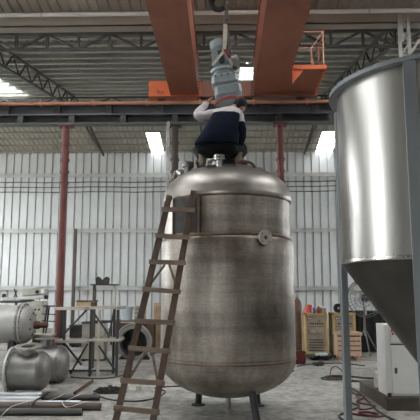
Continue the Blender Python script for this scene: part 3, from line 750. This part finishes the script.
vessel(-3.17, -2.74, 8.70, .35, .28, .13, 'grey steel vessel with domed end nearest the pipes at left', 'vessel_steel', True, 0, (.25, .115, .085, .195), 10)
vessel(-3.6, -2.80, 9.90, .31, .305, .14, 'dark steel vessel with domed end half hidden behind the front vessel', 'vessel_steel', False, 0, (.56, .10, .11, .20))
v3 = thing('flanged_vessel', 'pale grey horizontal vessel with bolted end flange on a stand', 'vessel', (-3.62, 10.35, 0))
Z3 = .95
MB().lathe([(.335, -1.1), (.335, -.02)], 56, (0, 0, Z3), RY).obj('shell', 'pale_vessel', v3)
f3 = MB().lathe([(.30, -.03), (.375, -.03), (.375, .0), (.30, .0)], 56, (0, 0, Z3), RY, close=True).obj('end_flange', 'dull_steel', v3)
f4 = MB().lathe([(.30, .012), (.375, .012), (.375, .04), (.30, .04)], 56, (0, 0, Z3), RY, close=True).obj('end_flange', 'pale_vessel', v3)
bolts(f4, (.005, 0, Z3), RY, .352, 22, .05, .011)
MB().lathe([(.33, .04)]+[(.33*math.cos(PI/2*k/8), .05+.17*math.sin(PI/2*k/8)) for k in range(9)], 48, (0, 0, Z3), RY).obj('end_cover', 'pale_vessel', v3)
MB().lathe([(0, .18), (.07, .18), (.07, .30), (.05, .30), (.05, .45), (0, .45)], 20, (0, 0, Z3-.02), RY).obj('shaft', 'rust', v3)
for k in range(7):
    b = k*2*PI/7; MB().lathe([(0, .14), (.02, .14), (.02, .2), (0, .2)], 8, (0, .19*math.cos(b), Z3+.19*math.sin(b)), RY).obj('cover_bolt', 'rust', v3)
for xx in (-.85, -.12):
    MB().bx(xx-.05, xx+.05, -.24, .24, .0, .66).obj('saddle', 'scrap_dark', v3, False)

# machine tool behind vessels
mc = thing('milling_machine', 'cream machine tool against the wall behind the flanged vessel', 'machine', (-4.75, 14.2, 0))
MB().cbox((.08, .05, .30), (.62, .55, .60), .03).obj('base', 'machine_cream', mc)
bd = MB().cbox((.12, .0, .94), (.42, .42, .72), .03).obj('column_body', 'machine_cream', mc)
for k in range(3): MB().lathe([(0, 0), (.025, 0), (.025, .02), (0, .02)], 12, (.06+.09*k, -.21, 1.1), RX).obj('knob', 'motor_dark', bd)
tbm = MB().cbox((.0, -.05, 1.385), (.68, .34, .075), .015, Matrix.Rotation(math.radians(-4), 3, 'Y')).obj('work_table', 'white_paint', mc)
MB().cbox((.35, -.05, 1.40), (.05, .2, .1), .02).obj('table_end', 'motor_dark', tbm)
hd = MB().cbox((-.02, .08, 1.53), (.50, .2, .20), .03, Matrix.Rotation(math.radians(-5), 3, 'Y')).obj('head', 'machine_cream', mc)
MB().cbox((.26, .05, 1.54), (.13, .2, .15), .04).obj('motor_cover', 'white_paint', hd)
MB().lathe([(0, 0), (.04, 0), (.04, .05), (0, .05)], 14, (.12, -.03, 1.53), RX).obj('dial', 'motor_dark', hd)
MB().tube([(-.33, -.1, 1.33), (-.42, -.15, 1.60)], .014, 6).obj('lever', 'dark_steel', mc)
MB().cbox((-.10, -.1, 1.31), (.3, .2, .06), .015).obj('saddle', 'dark_steel', mc)
vb = thing('bench_vise', 'small white and dark vise on the bench left of the cream machine', 'vise', (-5.35, 14.3, 1.30))
MB().cbox((0, 0, .05), (.36, .16, .10), .02).obj('body', 'white_paint', vb); MB().cbox((-.16, 0, .13), (.07, .14, .10), .015).obj('jaw', 'dark_steel', vb)
MB().tube([(.1, -.02, .1), (.17, -.02, .26)], .014, 6).obj('handle', 'dark_steel', vb)
tbn = thing('work_bench', 'low dark bench under the vise behind the flanged vessel', 'bench', (-5.45, 14.3, 0))
MB().bx(-.5, .4, -.3, .3, 1.26, 1.30).obj('top', 'dark_steel', tbn, False)
for sx in (-.45, .35):
    for sy in (-.25, .25): MB().bx(sx-.025, sx+.025, sy-.025, sy+.025, 0, 1.26).obj('leg', 'dark_steel', tbn, False)
# small iron trestle right of machine
ts = thing('iron_trestle', 'small dark iron trestle between the flanged vessel and the red column', 'trestle', (-3.75, 12.6, 0))
for sx in (-.2, .2):
    for sy in (-.12, .12): MB().bar((sx*1.2, sy, 0), (sx*.55, sy*.6, 1.22), .03).obj('leg', 'leg_dark', ts, False)
MB().bx(-.2, .2, -.09, .09, 1.2, 1.23).obj('top', 'leg_dark', ts, False)
for z in (.9, 1.05): MB().bar((-.22, -.08, z), (.22, -.08, z-.02), .022).obj('cross_bar', 'leg_dark', ts, False)
# low planks behind vessel 2
pk = MB().bx(-3.62, -3.19, 10.7, 11.0, .70, .74); pk = pk.obj('plank', 'plate_beige', smooth=False); tag(pk, 'beige plank lying level behind the two domed vessels', 'plank')
bxk = thing('scrap_box', 'dark brown box under the beige plank behind the vessels', 'box', (-3.4, 10.87, 0))
MB().bx(-.17, .17, -.12, .12, 0, .70).obj('body', 'rust', bxk, False)
for z in (.2, .45): MB().bx(-.18, .18, -.135, -.12, z, z+.05).obj('band', 'scrap_dark', bxk, False)

# ------------------------------------------------------------------ two-tier rack
rk = thing('steel_rack', 'two-tier steel rack with beige plates before the red column', 'rack', (-2.5, 10.85, 0))
def rplate(x0, x1, y0, y1, z, t=.045, r=.12):
    pts = []
    for cx, cy, a0 in ((x1-r, y0+r, -90), (x1-r, y1-r, 0), (x0+r, y1-r, 90), (x0+r, y0+r, 180)):
        for k in range(5): a = math.radians(a0+k*22.5); pts.append((cx+r*math.cos(a), cy+r*math.sin(a)))
    return MB().prism(pts, t, None, (0, 0, z))
rplate(-.66, .02, -.30, .30, 1.19).obj('top_plate', 'plate_beige', rk, False)
rplate(-.02, .62, -.28, .32, 1.205).obj('top_plate', 'plate_beige', rk, False)
rplate(-.62, .02, -.30, .30, .60).obj('shelf_plate', 'plate_beige', rk, False)
rplate(.0, .60, -.30, .30, .625).obj('shelf_plate', 'plate_beige', rk, False)
for xx in (-.60, -.44, -.03, .05, .20, .40, .54):
    yy = -.22 if xx in (-.44, .05, .20, .54) else .18
    MB().bx(xx-.022, xx+.022, yy-.022, yy+.022, 0, 1.195).obj('leg', 'leg_dark' if xx != .20 else 'plate_beige', rk, False)
for a, b in (((-.42, -.23, .78), (-.03, -.23, 1.2)), ((.05, -.23, 1.2), (.40, -.23, .72)), ((-.42, -.23, .58), (-.1, -.23, .2)), ((.0, -.23, .58), (-.3, -.23, .05)), ((.20, -.23, .55), (.52, -.23, .1)), ((.45, -.1, 1.2), (.35, -.1, .66))):
    MB().bar(a, b, .03).obj('brace', 'leg_dark', rk, False)
MB().bar((-.60, -.2, .1), (.54, -.2, .1), .03).obj('stretcher', 'leg_dark', rk, False)
wb = thing('wooden_box', 'flat worn wooden box lying on top of the two-tier rack', 'box', (-2.60, 10.85, 1.252))
MB().bx(-.16, .16, -.12, .12, 0, .085).obj('body', 'cardboard', wb, False)
MB().bx(-.17, .19, -.13, .13, .085, .11).obj('lid', 'wood_ladder', wb, False)
MB().bx(.11, .175, -.125, .125, .0, .08).obj('end_board', 'wood_ladder', wb, False)
sd = thing('tall_stand', 'tall narrow stand rising behind the rack with a small shelf top', 'stand', (-2.46, 11.75, 0))
MB().bx(-.26, .28, -.13, .13, 1.655, 1.68).obj('top', 'scrap_dark', sd, False)
for sx in (-.2, .22): MB().bx(sx-.022, sx+.022, -.06, .06, 0, 1.655).obj('leg', 'plinth_brown' if sx < 0 else 'girt', sd, False)
MB().bx(-.16, .18, -.02, .02, .9, .95).obj('cross_bar', 'scrap_dark', sd, False)
cl = MB()
poly = [(-.13, 0), (.13, 0), (.14, .12), (.09, .155), (.05, .13), (.0, .075), (-.05, .13), (-.09, .155), (-.14, .12)]
clp = cl.prism(poly, .08, RX, (0, 0, 0)).obj('pipe_clamp', 'scrap_dark', None, False); clp.location = (-2.5, 11.79, 1.681)
tag(clp, 'dark double-humped clamp on the small stand shelf above the rack', 'clamp')
# big ring and things beside
rg = thing('pipe_ring', 'short wide grey pipe ring standing open towards the camera beside the rack', 'pipe', (-2.06, 13.4, 0))
MB().lathe([(.31, -.12), (.385, -.12), (.385, .25), (.31, .25)], 48, (0, 0, .385), RX, close=True).obj('ring', 'dull_steel', rg)
MB().lathe([(.385, .2), (.41, .2), (.41, .23), (.385, .23)], 48, (0, 0, .41), RX, close=True).obj('lip', 'plate_beige', rg)
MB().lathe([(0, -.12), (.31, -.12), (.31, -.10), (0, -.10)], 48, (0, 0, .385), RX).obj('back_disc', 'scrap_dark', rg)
for dx in (-.25, .25): MB().prism([(-.1, 0), (.1, 0), (.0, .14)], .2, RX, (dx, .1, 0)).obj('chock', 'scrap_dark', rg, False)
bt = thing('plank_table', 'low table of brown planks behind the pipe ring', 'table', (-2.15, 14.3, 0))
for k in range(3): MB().bx(-.55, .45, -.3+k*.2, -.12+k*.2, .80, .84).obj('plank', 'wood_rung', bt, False)
for sx in (-.5, .4):
    for sy in (-.25, .25): MB().bx(sx-.03, sx+.03, sy-.03, sy+.03, 0, .8).obj('leg', 'wood_ladder', bt, False)
MB().bx(-.5, .4, -.26, -.24, .4, .78).obj('front_board', 'wood_ladder', bt, False)
bk = thing('plastic_bucket', 'pale blue plastic tub on the plank table beside the rack', 'tub', (-2.40, 14.2, .842))
MB().lathe([(0, 0), (.13, 0), (.165, .30), (.175, .30), (.175, .33), (.15, .33), (.12, .02), (0, .02)], 24).obj('body', 'plastic_pale', bk)
MB().tube([(.165*math.cos(t), -.02, .30+.0*t-.1*math.sin(t)) for t in [k*PI/10 for k in range(11)]], .008, 6).obj('handle', 'dark_steel', bk)
gb2 = thing('grey_case', 'grey ribbed case beside the pale tub on the plank table', 'case', (-2.06, 14.2, .842))
MB().cbox((0, 0, .17), (.26, .26, .34), .02).obj('body', 'plate_beige', gb2)
for k in range(3): MB().bx(-.132, .132, -.137, -.13, .06+k*.1, .09+k*.1).obj('rib', 'dull_steel', gb2, False)
tp = thing('tan_board', 'tan board standing upright on the floor behind the ladder', 'board', (-1.62, 14.9, 0))
MB().bx(-.20, .20, -.02, .02, .0, 1.25).obj('panel', 'cardboard', tp, False); MB().bx(-.20, .20, -.035, -.02, 1.17, 1.25).obj('batten', 'crate_wood', tp, False); MB().bx(-.05, .05, .02, .3, 0, .03).obj('foot', 'crate_wood', tp, False)
# dark clutter at the wall foot behind rack
for k, (x, y, w, d, h, lab) in enumerate(((-3.9, 16.5, .9, .5, .6, 'dark steel bin behind the iron trestle'), (-2.95, 13.2, .5, .4, .85, 'beige steel bin with dark rim seen behind the rack legs'), (-2.75, 16.8, 1.0, .5, .55, 'low dark steel bin far behind the rack'))):
    t = thing('scrap_bin', lab, 'bin', (x, y, 0), 0, 'bins behind the rack')
    MB().bx(-w/2, w/2, -d/2, d/2, .04, h-.03).obj('body', 'plate_beige' if k == 1 else 'scrap_dark', t, False); MB().bx(-w/2-.02, w/2+.02, -d/2-.02, d/2+.02, h-.03, h).obj('rim', 'leg_dark', t, False)
    for sx in (-.4, .4): MB().bx(w*sx-.04, w*sx+.04, -d/2, d/2, 0, .04).obj('skid', 'leg_dark', t, False)

# ------------------------------------------------------------------ pipes and floor clutter at left
def pipe(a, b, r, m, lab, hollow=True):
    a = Vector(a); b = Vector(b); p = thing('steel_pipe', lab, 'pipe', tuple(a), 0, 'pipes lying in the left foreground')
    d = b-a; M = d.to_track_quat('Z', 'Y').to_matrix(); L = d.length
    MB().lathe([(r*.78, 0), (r, 0), (r, L), (r*.78, L)], 20, (0, 0, 0), M, close=True).obj('tube', m, p)
    MB().lathe([(0, L-.04), (r*.78, L-.04)], 20, (0, 0, 0), M).obj('bore_shade', 'black_plastic', p)  # shade inside the pipe end painted as a black disc
    return p
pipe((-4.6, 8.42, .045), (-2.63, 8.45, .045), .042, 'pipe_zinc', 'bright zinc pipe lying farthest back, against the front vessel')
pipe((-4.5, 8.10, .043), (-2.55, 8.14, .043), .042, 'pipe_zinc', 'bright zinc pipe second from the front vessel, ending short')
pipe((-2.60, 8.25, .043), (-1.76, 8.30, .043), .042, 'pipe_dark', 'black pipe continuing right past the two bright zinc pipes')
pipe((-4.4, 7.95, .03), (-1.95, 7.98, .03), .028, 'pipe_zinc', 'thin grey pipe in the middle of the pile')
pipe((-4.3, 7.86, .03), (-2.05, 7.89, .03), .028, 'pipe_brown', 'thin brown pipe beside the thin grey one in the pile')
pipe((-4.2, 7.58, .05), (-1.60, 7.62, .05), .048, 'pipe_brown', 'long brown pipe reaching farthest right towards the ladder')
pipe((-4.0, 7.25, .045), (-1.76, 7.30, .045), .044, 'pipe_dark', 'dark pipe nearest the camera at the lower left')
def loose(name, pts, r, m, lab, cat, group=None):
    o_ = MB().tube(smooth_path(pts, 6), r, 6).obj(name, m); tag(o_, lab, cat, group); return o_
loose('binding_wire', [(-2.72, 7.15, .01), (-2.65, 7.3, .10), (-2.5, 7.6, .115), (-2.35, 7.9, .075), (-2.25, 8.2, .1)], .005, 'sling_white', 'pale binding wire looped over the pipes at far left', 'wire')
loose('binding_wire', [(-2.05, 8.36, .06), (-2.02, 8.2, .10), (-2.12, 7.9, .07), (-2.1, 7.6, .11), (-1.95, 7.3, .10), (-1.80, 7.5, .12), (-1.78, 7.7, .10)], .005, 'sling_white', 'pale binding wire curled around the right ends of the pipes', 'wire')
loose('binding_wire', [(-2.56, 8.5, .05), (-2.5, 8.3, .10), (-2.48, 8.05, .10), (-2.46, 7.6, .11), (-2.45, 7.2, .02)], .012, 'hook_black', 'black tie crossing the pipes where the zinc pipes end', 'wire')
an_ = MB().bar((-2.24, 8.72, .012), (-2.26, 9.95, .012), .06, .006, (1, 0, 0)); an_.box((-2.225, 9.33, .03), (.006, 1.22, .05))
tag(an_.obj('angle_bar', 'rust', smooth=False), 'rusty angle bar lying on the floor behind the pipes', 'bar')
# heaped chain
mb = MB()
for k in range(170):
    rr = math.sqrt(random.random()); a = random.uniform(0, 2*PI); hh = .085*(1-rr*rr)*random.random()+.018
    c = V(-1.74+.24*rr*math.cos(a), 8.95+.15*rr*math.sin(a), hh)
    q = Matrix.Rotation(random.uniform(0, PI), 3, 'Z') @ Matrix.Rotation(random.uniform(-.5, .5), 3, 'X')
    mb.tube([c+q @ V(.034*math.cos(2*PI*t/9), .018*math.sin(2*PI*t/9), 0) for t in range(9)], .0075, 4, closed=True)
co = mb.obj('chain_heap', 'scrap_dark'); tag(co, 'dark heap of chain on the floor left of the ladder', 'chain', kind='stuff')
loose('power_cable', [(-1.95, 8.75, .012), (-1.6, 8.3, .012), (-1.2, 8.2, .012), (-.98, 8.5, .012), (-.9, 9.0, .012), (-1.1, 9.35, .012), (-.6, 9.5, .012), (-.2, 9.3, .012)], .011, 'hose_black', 'black cable curving across the floor behind the ladder', 'cable')
loose('power_cable', [(-2.75, 10.48, .012), (-2.4, 10.3, .012), (-2.0, 10.42, .012), (-1.78, 11.2, .012), (-1.8, 12.0, .012)], .012, 'hose_black', 'black cable on the floor in front of the rack', 'cable')
cbx = thing('cardboard_box', 'small pale carton on the floor seen between the ladder rungs', 'box', (-1.40, 9.15, 0))
MB().bx(-.09, .09, -.06, .06, 0, .075).obj('body', 'plate_beige', cbx, False); MB().bx(-.085, .03, -.062, -.058, .01, .07).obj('label_sheet', 'white_paint', cbx, False)

# ------------------------------------------------------------------ right background: welders, crate, fan, cylinder
def welder(X, lab):
    w = thing('welding_machine', lab, 'welder', (X, 14.0, 0), 0, 'yellow framed welders by the wall')
    W, D, H = .54, .55, 1.02
    MB().bx(-W/2+.03, W/2-.03, -D/2+.03, D/2-.03, .10, H-.03).obj('body', 'welder_panel', w, False)
    for sx in (-1, 1):
        for sy in (-1, 1): MB().bx(sx*W/2-.025*(1+sx), sx*W/2+.025*(1-sx), sy*D/2-.025*(1+sy), sy*D/2+.025*(1-sy), .06, H).obj('frame_post', 'welder_yellow', w, False)
    for z in (H-.05, .08):
        for sy in (-1, 1): MB().bx(-W/2, W/2, sy*D/2-.02*(1+sy), sy*D/2+.02*(1-sy), z, z+.05).obj('frame_rail', 'welder_yellow', w, False)
    MB().bx(-W/2, W/2, -D/2, D/2, H, H+.012).obj('top_plate', 'welder_yellow', w, False)
    fp = MB().bx(-W/2+.06, W/2-.06, -D/2+.018, -D/2+.03, .55, H-.06).obj('control_panel', 'welder_panel', w, False)
    y = -D/2+.012
    MB().bx(-.19, -.08, y, y+.008, H-.14, H-.09).obj('meter', 'ink_dark', fp, False)
    for k in range(2): MB().bx(-.18+k*.05, -.15+k*.05, y-.004, y, H-.13, H-.10).obj('meter_face', 'white_paint', fp, False)
    MB().lathe([(0, 0), (.025, 0), (.022, .03), (0, .03)], 14, (.08, y, H-.17), RX).obj('dial', 'red_plastic', fp)
    for k in range(6): MB().bx(-.14+k*.055, -.105+k*.055, y, y+.006, H-.255, H-.215).obj('lettering', 'ink_dark', fp, False)
    MB().bx(-.20, .20, y, y+.006, H-.31, H-.30).obj('panel_line', 'ink_dark', fp, False)
    for k in range(2): MB().bx(-.12+k*.16, -.02+k*.16, y, y+.006, H-.44, H-.39).obj('plate_label', 'plate_beige', fp, False)
    for k in range(5): MB().bx(-.17, .17, -D/2+.02, -D/2+.032, .16+k*.06, .18+k*.06).obj('louvre', 'scrap_dark', w, False)
    for sx in (-1, 1):
        for sy in (-1, 1): MB().lathe([(0, -.025), (.05, -.025), (.05, .025), (0, .025)], 14, (sx*.2, sy*.2, .05), RY).obj('wheel', 'black_plastic', w)
    return w
welder(2.16, 'yellow-framed welding machine with red and blue clutter on top'); welder(2.82, 'yellow-framed welding machine partly hidden behind the grey hopper leg')
TZ = 1.033
hm = thing('red_helmet', 'orange red plastic helmet on the left welding machine', 'helmet', (2.05, 13.97, TZ))
MB().lathe([(.15*math.cos(PI/2*k/8), .19*math.sin(PI/2*k/8)+.005) for k in range(9)], 20).obj('shell', 'red_plastic', hm)
MB().lathe([(.14, 0), (.165, 0), (.165, .012), (.14, .012)], 20, close=True).obj('brim', 'red_plastic', hm)
bo = thing('spray_bottle', 'blue and white bottle in front of the red helmet', 'bottle', (2.10, 13.74, TZ))
MB().lathe([(0, 0), (.028, 0), (.028, .11), (.012, .13), (0, .13)], 14).obj('body', 'blue_plastic', bo); MB().lathe([(0, .13), (.013, .13), (.013, .20), (0, .20)], 12).obj('cap', 'white_paint', bo)
pb = thing('pink_bag', 'small pink bundle between the bottle and the basket', 'bag', (2.225, 13.68, TZ))
MB().sphere((0, 0, .07), (.07, .07, .075), 14, 10).obj('body', 'lip', pb); MB().sphere((0, 0, .145), (.025, .025, .02), 8, 6).obj('knot', 'lip', pb)
bs = thing('basket', 'tan basket with a white cloth on the left welding machine', 'basket', (2.33, 13.95, TZ))
MB().lathe([(0, 0), (.10, 0), (.125, .11), (.115, .11), (.09, .01), (0, .01)], 18).obj('body', 'cardboard', bs); MB().sphere((0, 0, .11), (.11, .10, .06), 14, 8).obj('cloth', 'white_paint', bs)
rl = thing('cable_reel', 'black cable reel on the second welding machine', 'reel', (2.72, 13.85, TZ))
MB().lathe([(.03, -.06), (.11, -.06), (.11, -.045), (.07, -.045), (.07, .045), (.11, .045), (.11, .06), (.03, .06)], 24, (0, 0, .11), RX, close=True).obj('reel', 'black_plastic', rl)
MB().lathe([(.07, -.04), (.10, -.04), (.10, .04), (.07, .04)], 24, (0, 0, .11), RX, close=True).obj('cable_wrap', 'hose_black', rl)
ct = thing('wooden_crate', 'small pale wooden crate in front of the second welder', 'crate', (2.80, 13.35, 0))
MB().bx(-.25, .25, -.19, .19, .11, .56).obj('box', 'rust', ct, False)
for sx in (-.265, .25): MB().bx(sx, sx+.015, -.19, .19, .11, .56).obj('side_board', 'crate_wood', ct, False)
for z in (.13, .34): 
    for q in range(2): MB().bx(-.265, .265, -.212, -.19, z+.105*q, z+.08+.105*q).obj('board', 'crate_wood', ct, False)
MB().bx(-.29, .29, -.23, .23, .56, .62).obj('lid', 'crate_wood', ct, False)
MB().bx(-.27, .27, -.215, -.19, .10, .13).obj('batten', 'crate_wood', ct, False)
for sx in (-.2, .2):
    for sy in (-.15, .15): MB().bx(sx-.03, sx+.03, sy-.03, sy+.03, 0, .11).obj('foot', 'crate_wood', ct, False)
gc = thing('gas_cylinder', 'rusty brown gas cylinder standing right of the tank by the wall', 'cylinder', (1.84, 14.6, 0))
MB().lathe([(0, 0), (.11, 0), (.115, .02), (.115, 1.18), (.10, 1.28), (.05, 1.35), (.035, 1.37), (0, 1.37)], 24).obj('body', 'cylinder_rust', gc)
MB().lathe([(0, 1.37), (.045, 1.37), (.045, 1.45), (.03, 1.50), (0, 1.51)], 16).obj('valve_cap', 'dull_steel', gc)
# pedestal fan
fn = thing('pedestal_fan', 'large grey pedestal fan beside the second welder', 'fan', (3.46, 14.35, 0))
FA = Matrix.Rotation(math.radians(-38), 3, 'Z') @ Matrix.Rotation(math.radians(8), 3, 'X') @ RX
FC = V(0, 0, 1.36)
cg = MB().tube([FC+FA @ V(.46*math.cos(2*PI*k/40), .46*math.sin(2*PI*k/40), 0) for k in range(40)], .014, 6, closed=True).obj('cage_ring', 'fan_grey', fn)
for zz, rr in ((.08, .40), (-.08, .40), (.115, .20), (-.115, .2)):
    MB().tube([FC+FA @ V(rr*math.cos(2*PI*k/32), rr*math.sin(2*PI*k/32), zz) for k in range(32)], .007, 5, closed=True).obj('cage_ring', 'fan_grey', fn)
for s_ in (-1, 1):
    for k in range(28):
        a = 2*PI*k/28; c, q = math.cos(a), math.sin(a)
        MB().tube([FC+FA @ V(.46*c, .46*q, 0), FC+FA @ V(.40*c, .40*q, .08*s_), FC+FA @ V(.2*c, .2*q, .115*s_), FC+FA @ V(.05*c, .05*q, .12*s_)], .0045, 4).obj('cage_wire', 'fan_grey', fn)
for k in range(3):
    a = 2*PI*k/3+.5; pts = []
    bl = MB(); vs = []
    for i_ in range(6):
        r_ = .06+i_*.07; wd = .05+.10*math.sin(PI*min(1, (i_+.8)/6.2))
        for s_, th in ((-1, 0), (1, 0), (1, .008), (-1, .008)):
            an = a+s_*wd/(r_+.05)*.5; vs.append(FC+FA @ V(r_*math.cos(an), r_*math.sin(an), s_*.03+th))
    fs = [(0, 1, 2, 3), (23, 22, 21, 20)]
    for i_ in range(5):
        for j in range(4): fs.append((i_*4+j, i_*4+(j+1) % 4, i_*4+4+(j+1) % 4, i_*4+4+j))
    bl.add(vs, fs).obj('blade', 'girt', fn)
MB().lathe([(0, -.18), (.09, -.18), (.10, -.02), (.055, .02), (.05, .06), (0, .06)], 20, FC, FA).obj('motor', 'dark_steel', fn)
MB().tube([(0, .05, .45), (0, .05, 1.36)], .028, 10).obj('pole', 'fan_grey', fn)
for k in range(3):
    a = math.radians(-90+120*k); MB().tube([(0, .05, .62), (.42*math.cos(a), .05+.42*math.sin(a), .015)], .015, 8).obj('leg', 'fan_grey', fn)
# dark boxes behind the fan
db = thing('black_cabinet', 'tall black ribbed cabinet behind the fan', 'cabinet', (3.72, 15.3, 0))
MB().cbox((0, 0, .52), (1.45, .5, 1.04), .02).obj('body', 'black_plastic', db)
for k in range(7): MB().bx(-.66+k*.2, -.60+k*.2, -.27, -.25, .05, 1.0).obj('rib', 'scrap_dark', db, False)
# clutter at the foot of the welders
def heap(name, x, y, w, d, h, m, lab, cat):
    mb = MB()
    for k in range(7):
        mb.cbox((random.uniform(-w, w)*.35, random.uniform(-d, d)*.35, h*random.uniform(.3, .5)), (w*random.uniform(.3, .6), d*random.uniform(.3, .6), h*random.uniform(.5, .9)), .02, Matrix.Rotation(random.uniform(0, 3), 3, 'Z') @ Matrix.Rotation(random.uniform(-.3, .3), 3, 'X'))
    zmin = min(p.z for p in mb.v)
    for p in mb.v: p.z -= zmin
    o_ = mb.obj(name, m); o_.location = (x, y, 0); tag(o_, lab, cat); return o_
rc = thing('red_toolbox', 'dark red toolbox on the floor just right of the tank', 'toolbox', (1.55, 12.6, 0))
MB().cbox((0, 0, .11), (.36, .22, .22), .02).obj('body', 'hose_red', rc); MB().cbox((0, 0, .245), (.37, .23, .05), .015).obj('lid', 'hose_red', rc)
MB().tube([(-.1, 0, .27), (-.1, 0, .31), (.1, 0, .31), (.1, 0, .27)], .012, 6).obj('handle', 'dark_steel', rc)
heap('cloth_heap', 2.10, 13.25, .7, .35, .14, 'scrap_dark', 'dark heap of rags at the foot of the left welder', 'heap')
bt2 = heap('blue_bag', 2.15, 13.1, .26, .14, .07, 'plastic_pale', 'pale blue bag lying on the rags by the left welder', 'bag'); bt2.location.z = .11
heap('metal_scrap', 1.95, 12.3, .3, .2, .08, 'scrap_dark', 'small dark scrap pieces beside the red toolbox', 'scrap')
loose('floor_cable', [(1.5, 12.1, .012), (1.9, 12.5, .012), (2.5, 12.6, .012), (2.9, 12.2, .012)], .012, 'hose_black', 'black cable on the floor before the welders', 'cable')
# hoses around the hopper leg
pts = []
for k in range(48):
    a = k*.34; pts.append((1.95+(.2+.06*math.sin(k*.21))*math.cos(a), 10.35+(.16+.05*math.sin(k*.21))*math.sin(a), .015+.0006*k))
h1 = MB().tube(pts, .013, 6).obj('hose_coil', 'hose_black'); tag(h1, 'black hose coil on the floor left of the hopper leg', 'hose')
loose('black_hose', [(2.1, 10.2, .015), (2.5, 9.9, .015), (2.9, 9.95, .015), (3.2, 10.4, .015), (3.6, 11.0, .015)], .02, 'hose_black', 'black hose running from the hopper leg towards the white cabinet', 'hose')
loose('black_hose', [(2.2, 10.7, .015), (2.6, 10.4, .015), (3.0, 10.6, .015), (3.3, 11.3, .015)], .02, 'hose_black', 'black hose running behind its twin towards the fan', 'hose')
loose('red_hose', [(1.85, 10.3, .015), (1.9, 10.5, .16), (2.0, 10.5, .2), (2.1, 10.4, .1), (2.08, 9.8, .015), (1.9, 9.0, .015), (2.03, 8.6, .015), (1.82, 8.2, .015), (2.0, 7.9, .015), (1.75, 7.7, .015), (1.9, 8.4, .015), (1.95, 9.1, .015)], .011, 'hose_red', 'red hose looping on the floor right of the hopper leg', 'hose')
loose('red_hose', [(1.58, 7.42, .015), (1.75, 7.30, .015), (1.9, 7.4, .015), (1.78, 7.5, .02), (1.66, 7.38, .03), (1.8, 7.25, .02), (1.95, 7.3, .015)], .013, 'hose_red', 'red hose bundle at the bottom edge before the white cabinet', 'hose')
loose('black_hose', [(2.0, 9.6, .015), (2.02, 8.9, .015), (1.98, 8.2, .015), (1.95, 7.6, .015), (2.0, 7.1, .015), (2.1, 6.8, .015)], .014, 'hose_black', 'straight black hose along the floor beside the brown plinth', 'hose')
loose('black_hose', [(1.7, 8.2, .015), (1.78, 7.9, .015), (1.6, 7.6, .015), (1.4, 7.3, .015), (1.42, 7.0, .015)], .013, 'hose_black', 'black hose curving forward beside the hopper leg', 'hose')

# ------------------------------------------------------------------ white cabinet on plinth
pn = thing('steel_plinth', 'low brown steel plinth under the white cabinet', 'plinth', (2.09, 7.68, 0))
MB().bx(0, 1.6, 0, 1.5, 0, .165).obj('frame', 'plinth_brown', pn, False)
MB().bx(-.012, 1.61, -.012, .0, .14, .165).obj('edge_strip', 'plinth_brown', pn, False); MB().bx(-.012, 0, 0, 1.5, .14, .165).obj('edge_strip', 'plinth_brown', pn, False)
wc = thing('white_cabinet', 'white steel control cabinet under the hopper cone', 'cabinet', (2.12, 7.76, .165))
MB().cbox((.45, .21, .46), (.90, .42, .92), .008).obj('body', 'white_paint', wc)
d1 = MB().cbox((.47, -.006, .34), (.80, .02, .62), .006).obj('door', 'white_paint', wc)
d2 = MB().cbox((.47, -.004, .79), (.80, .014, .22), .006).obj('upper_panel', 'white_paint', wc)
MB().bx(.07, .87, -.014, -.001, .655, .668).obj('gap_strip', 'scrap_dark', wc, False)
hd_ = MB().cbox((.125, -.022, .33), (.03, .02, .075), .006).obj('handle', 'bolt_steel', d1)
MB().lathe([(0, 0), (.008, 0), (.008, .008), (0, .008)], 10, (.125, -.032, .345), RX).obj('lock', 'ink_dark', hd_)
for k in range(4):
    MB().bx(.085+k*.04, .108+k*.04, -.013, -.011, .825, .862).obj('lettering', 'red_ink', d2, False)
    MB().bx(.095+k*.045, .12+k*.045, -.013, -.011, .785, .815).obj('lettering', 'red_ink', d2, False)
MB().cbox((.03, -.01, .02), (.05, .03, .05), .006).obj('corner_foot', 'scrap_dark', wc)
wbt = thing('white_bottle', 'small white bottle standing on the plinth beside the white cabinet', 'bottle', (2.18, 8.5, .166))
MB().lathe([(0, 0), (.034, 0), (.036, .02), (.036, .12), (.022, .16), (.018, .19), (0, .19)], 18).obj('body', 'sling_white', wbt); MB().lathe([(0, .19), (.02, .19), (.02, .225), (0, .225)], 14).obj('cap', 'white_paint', wbt)
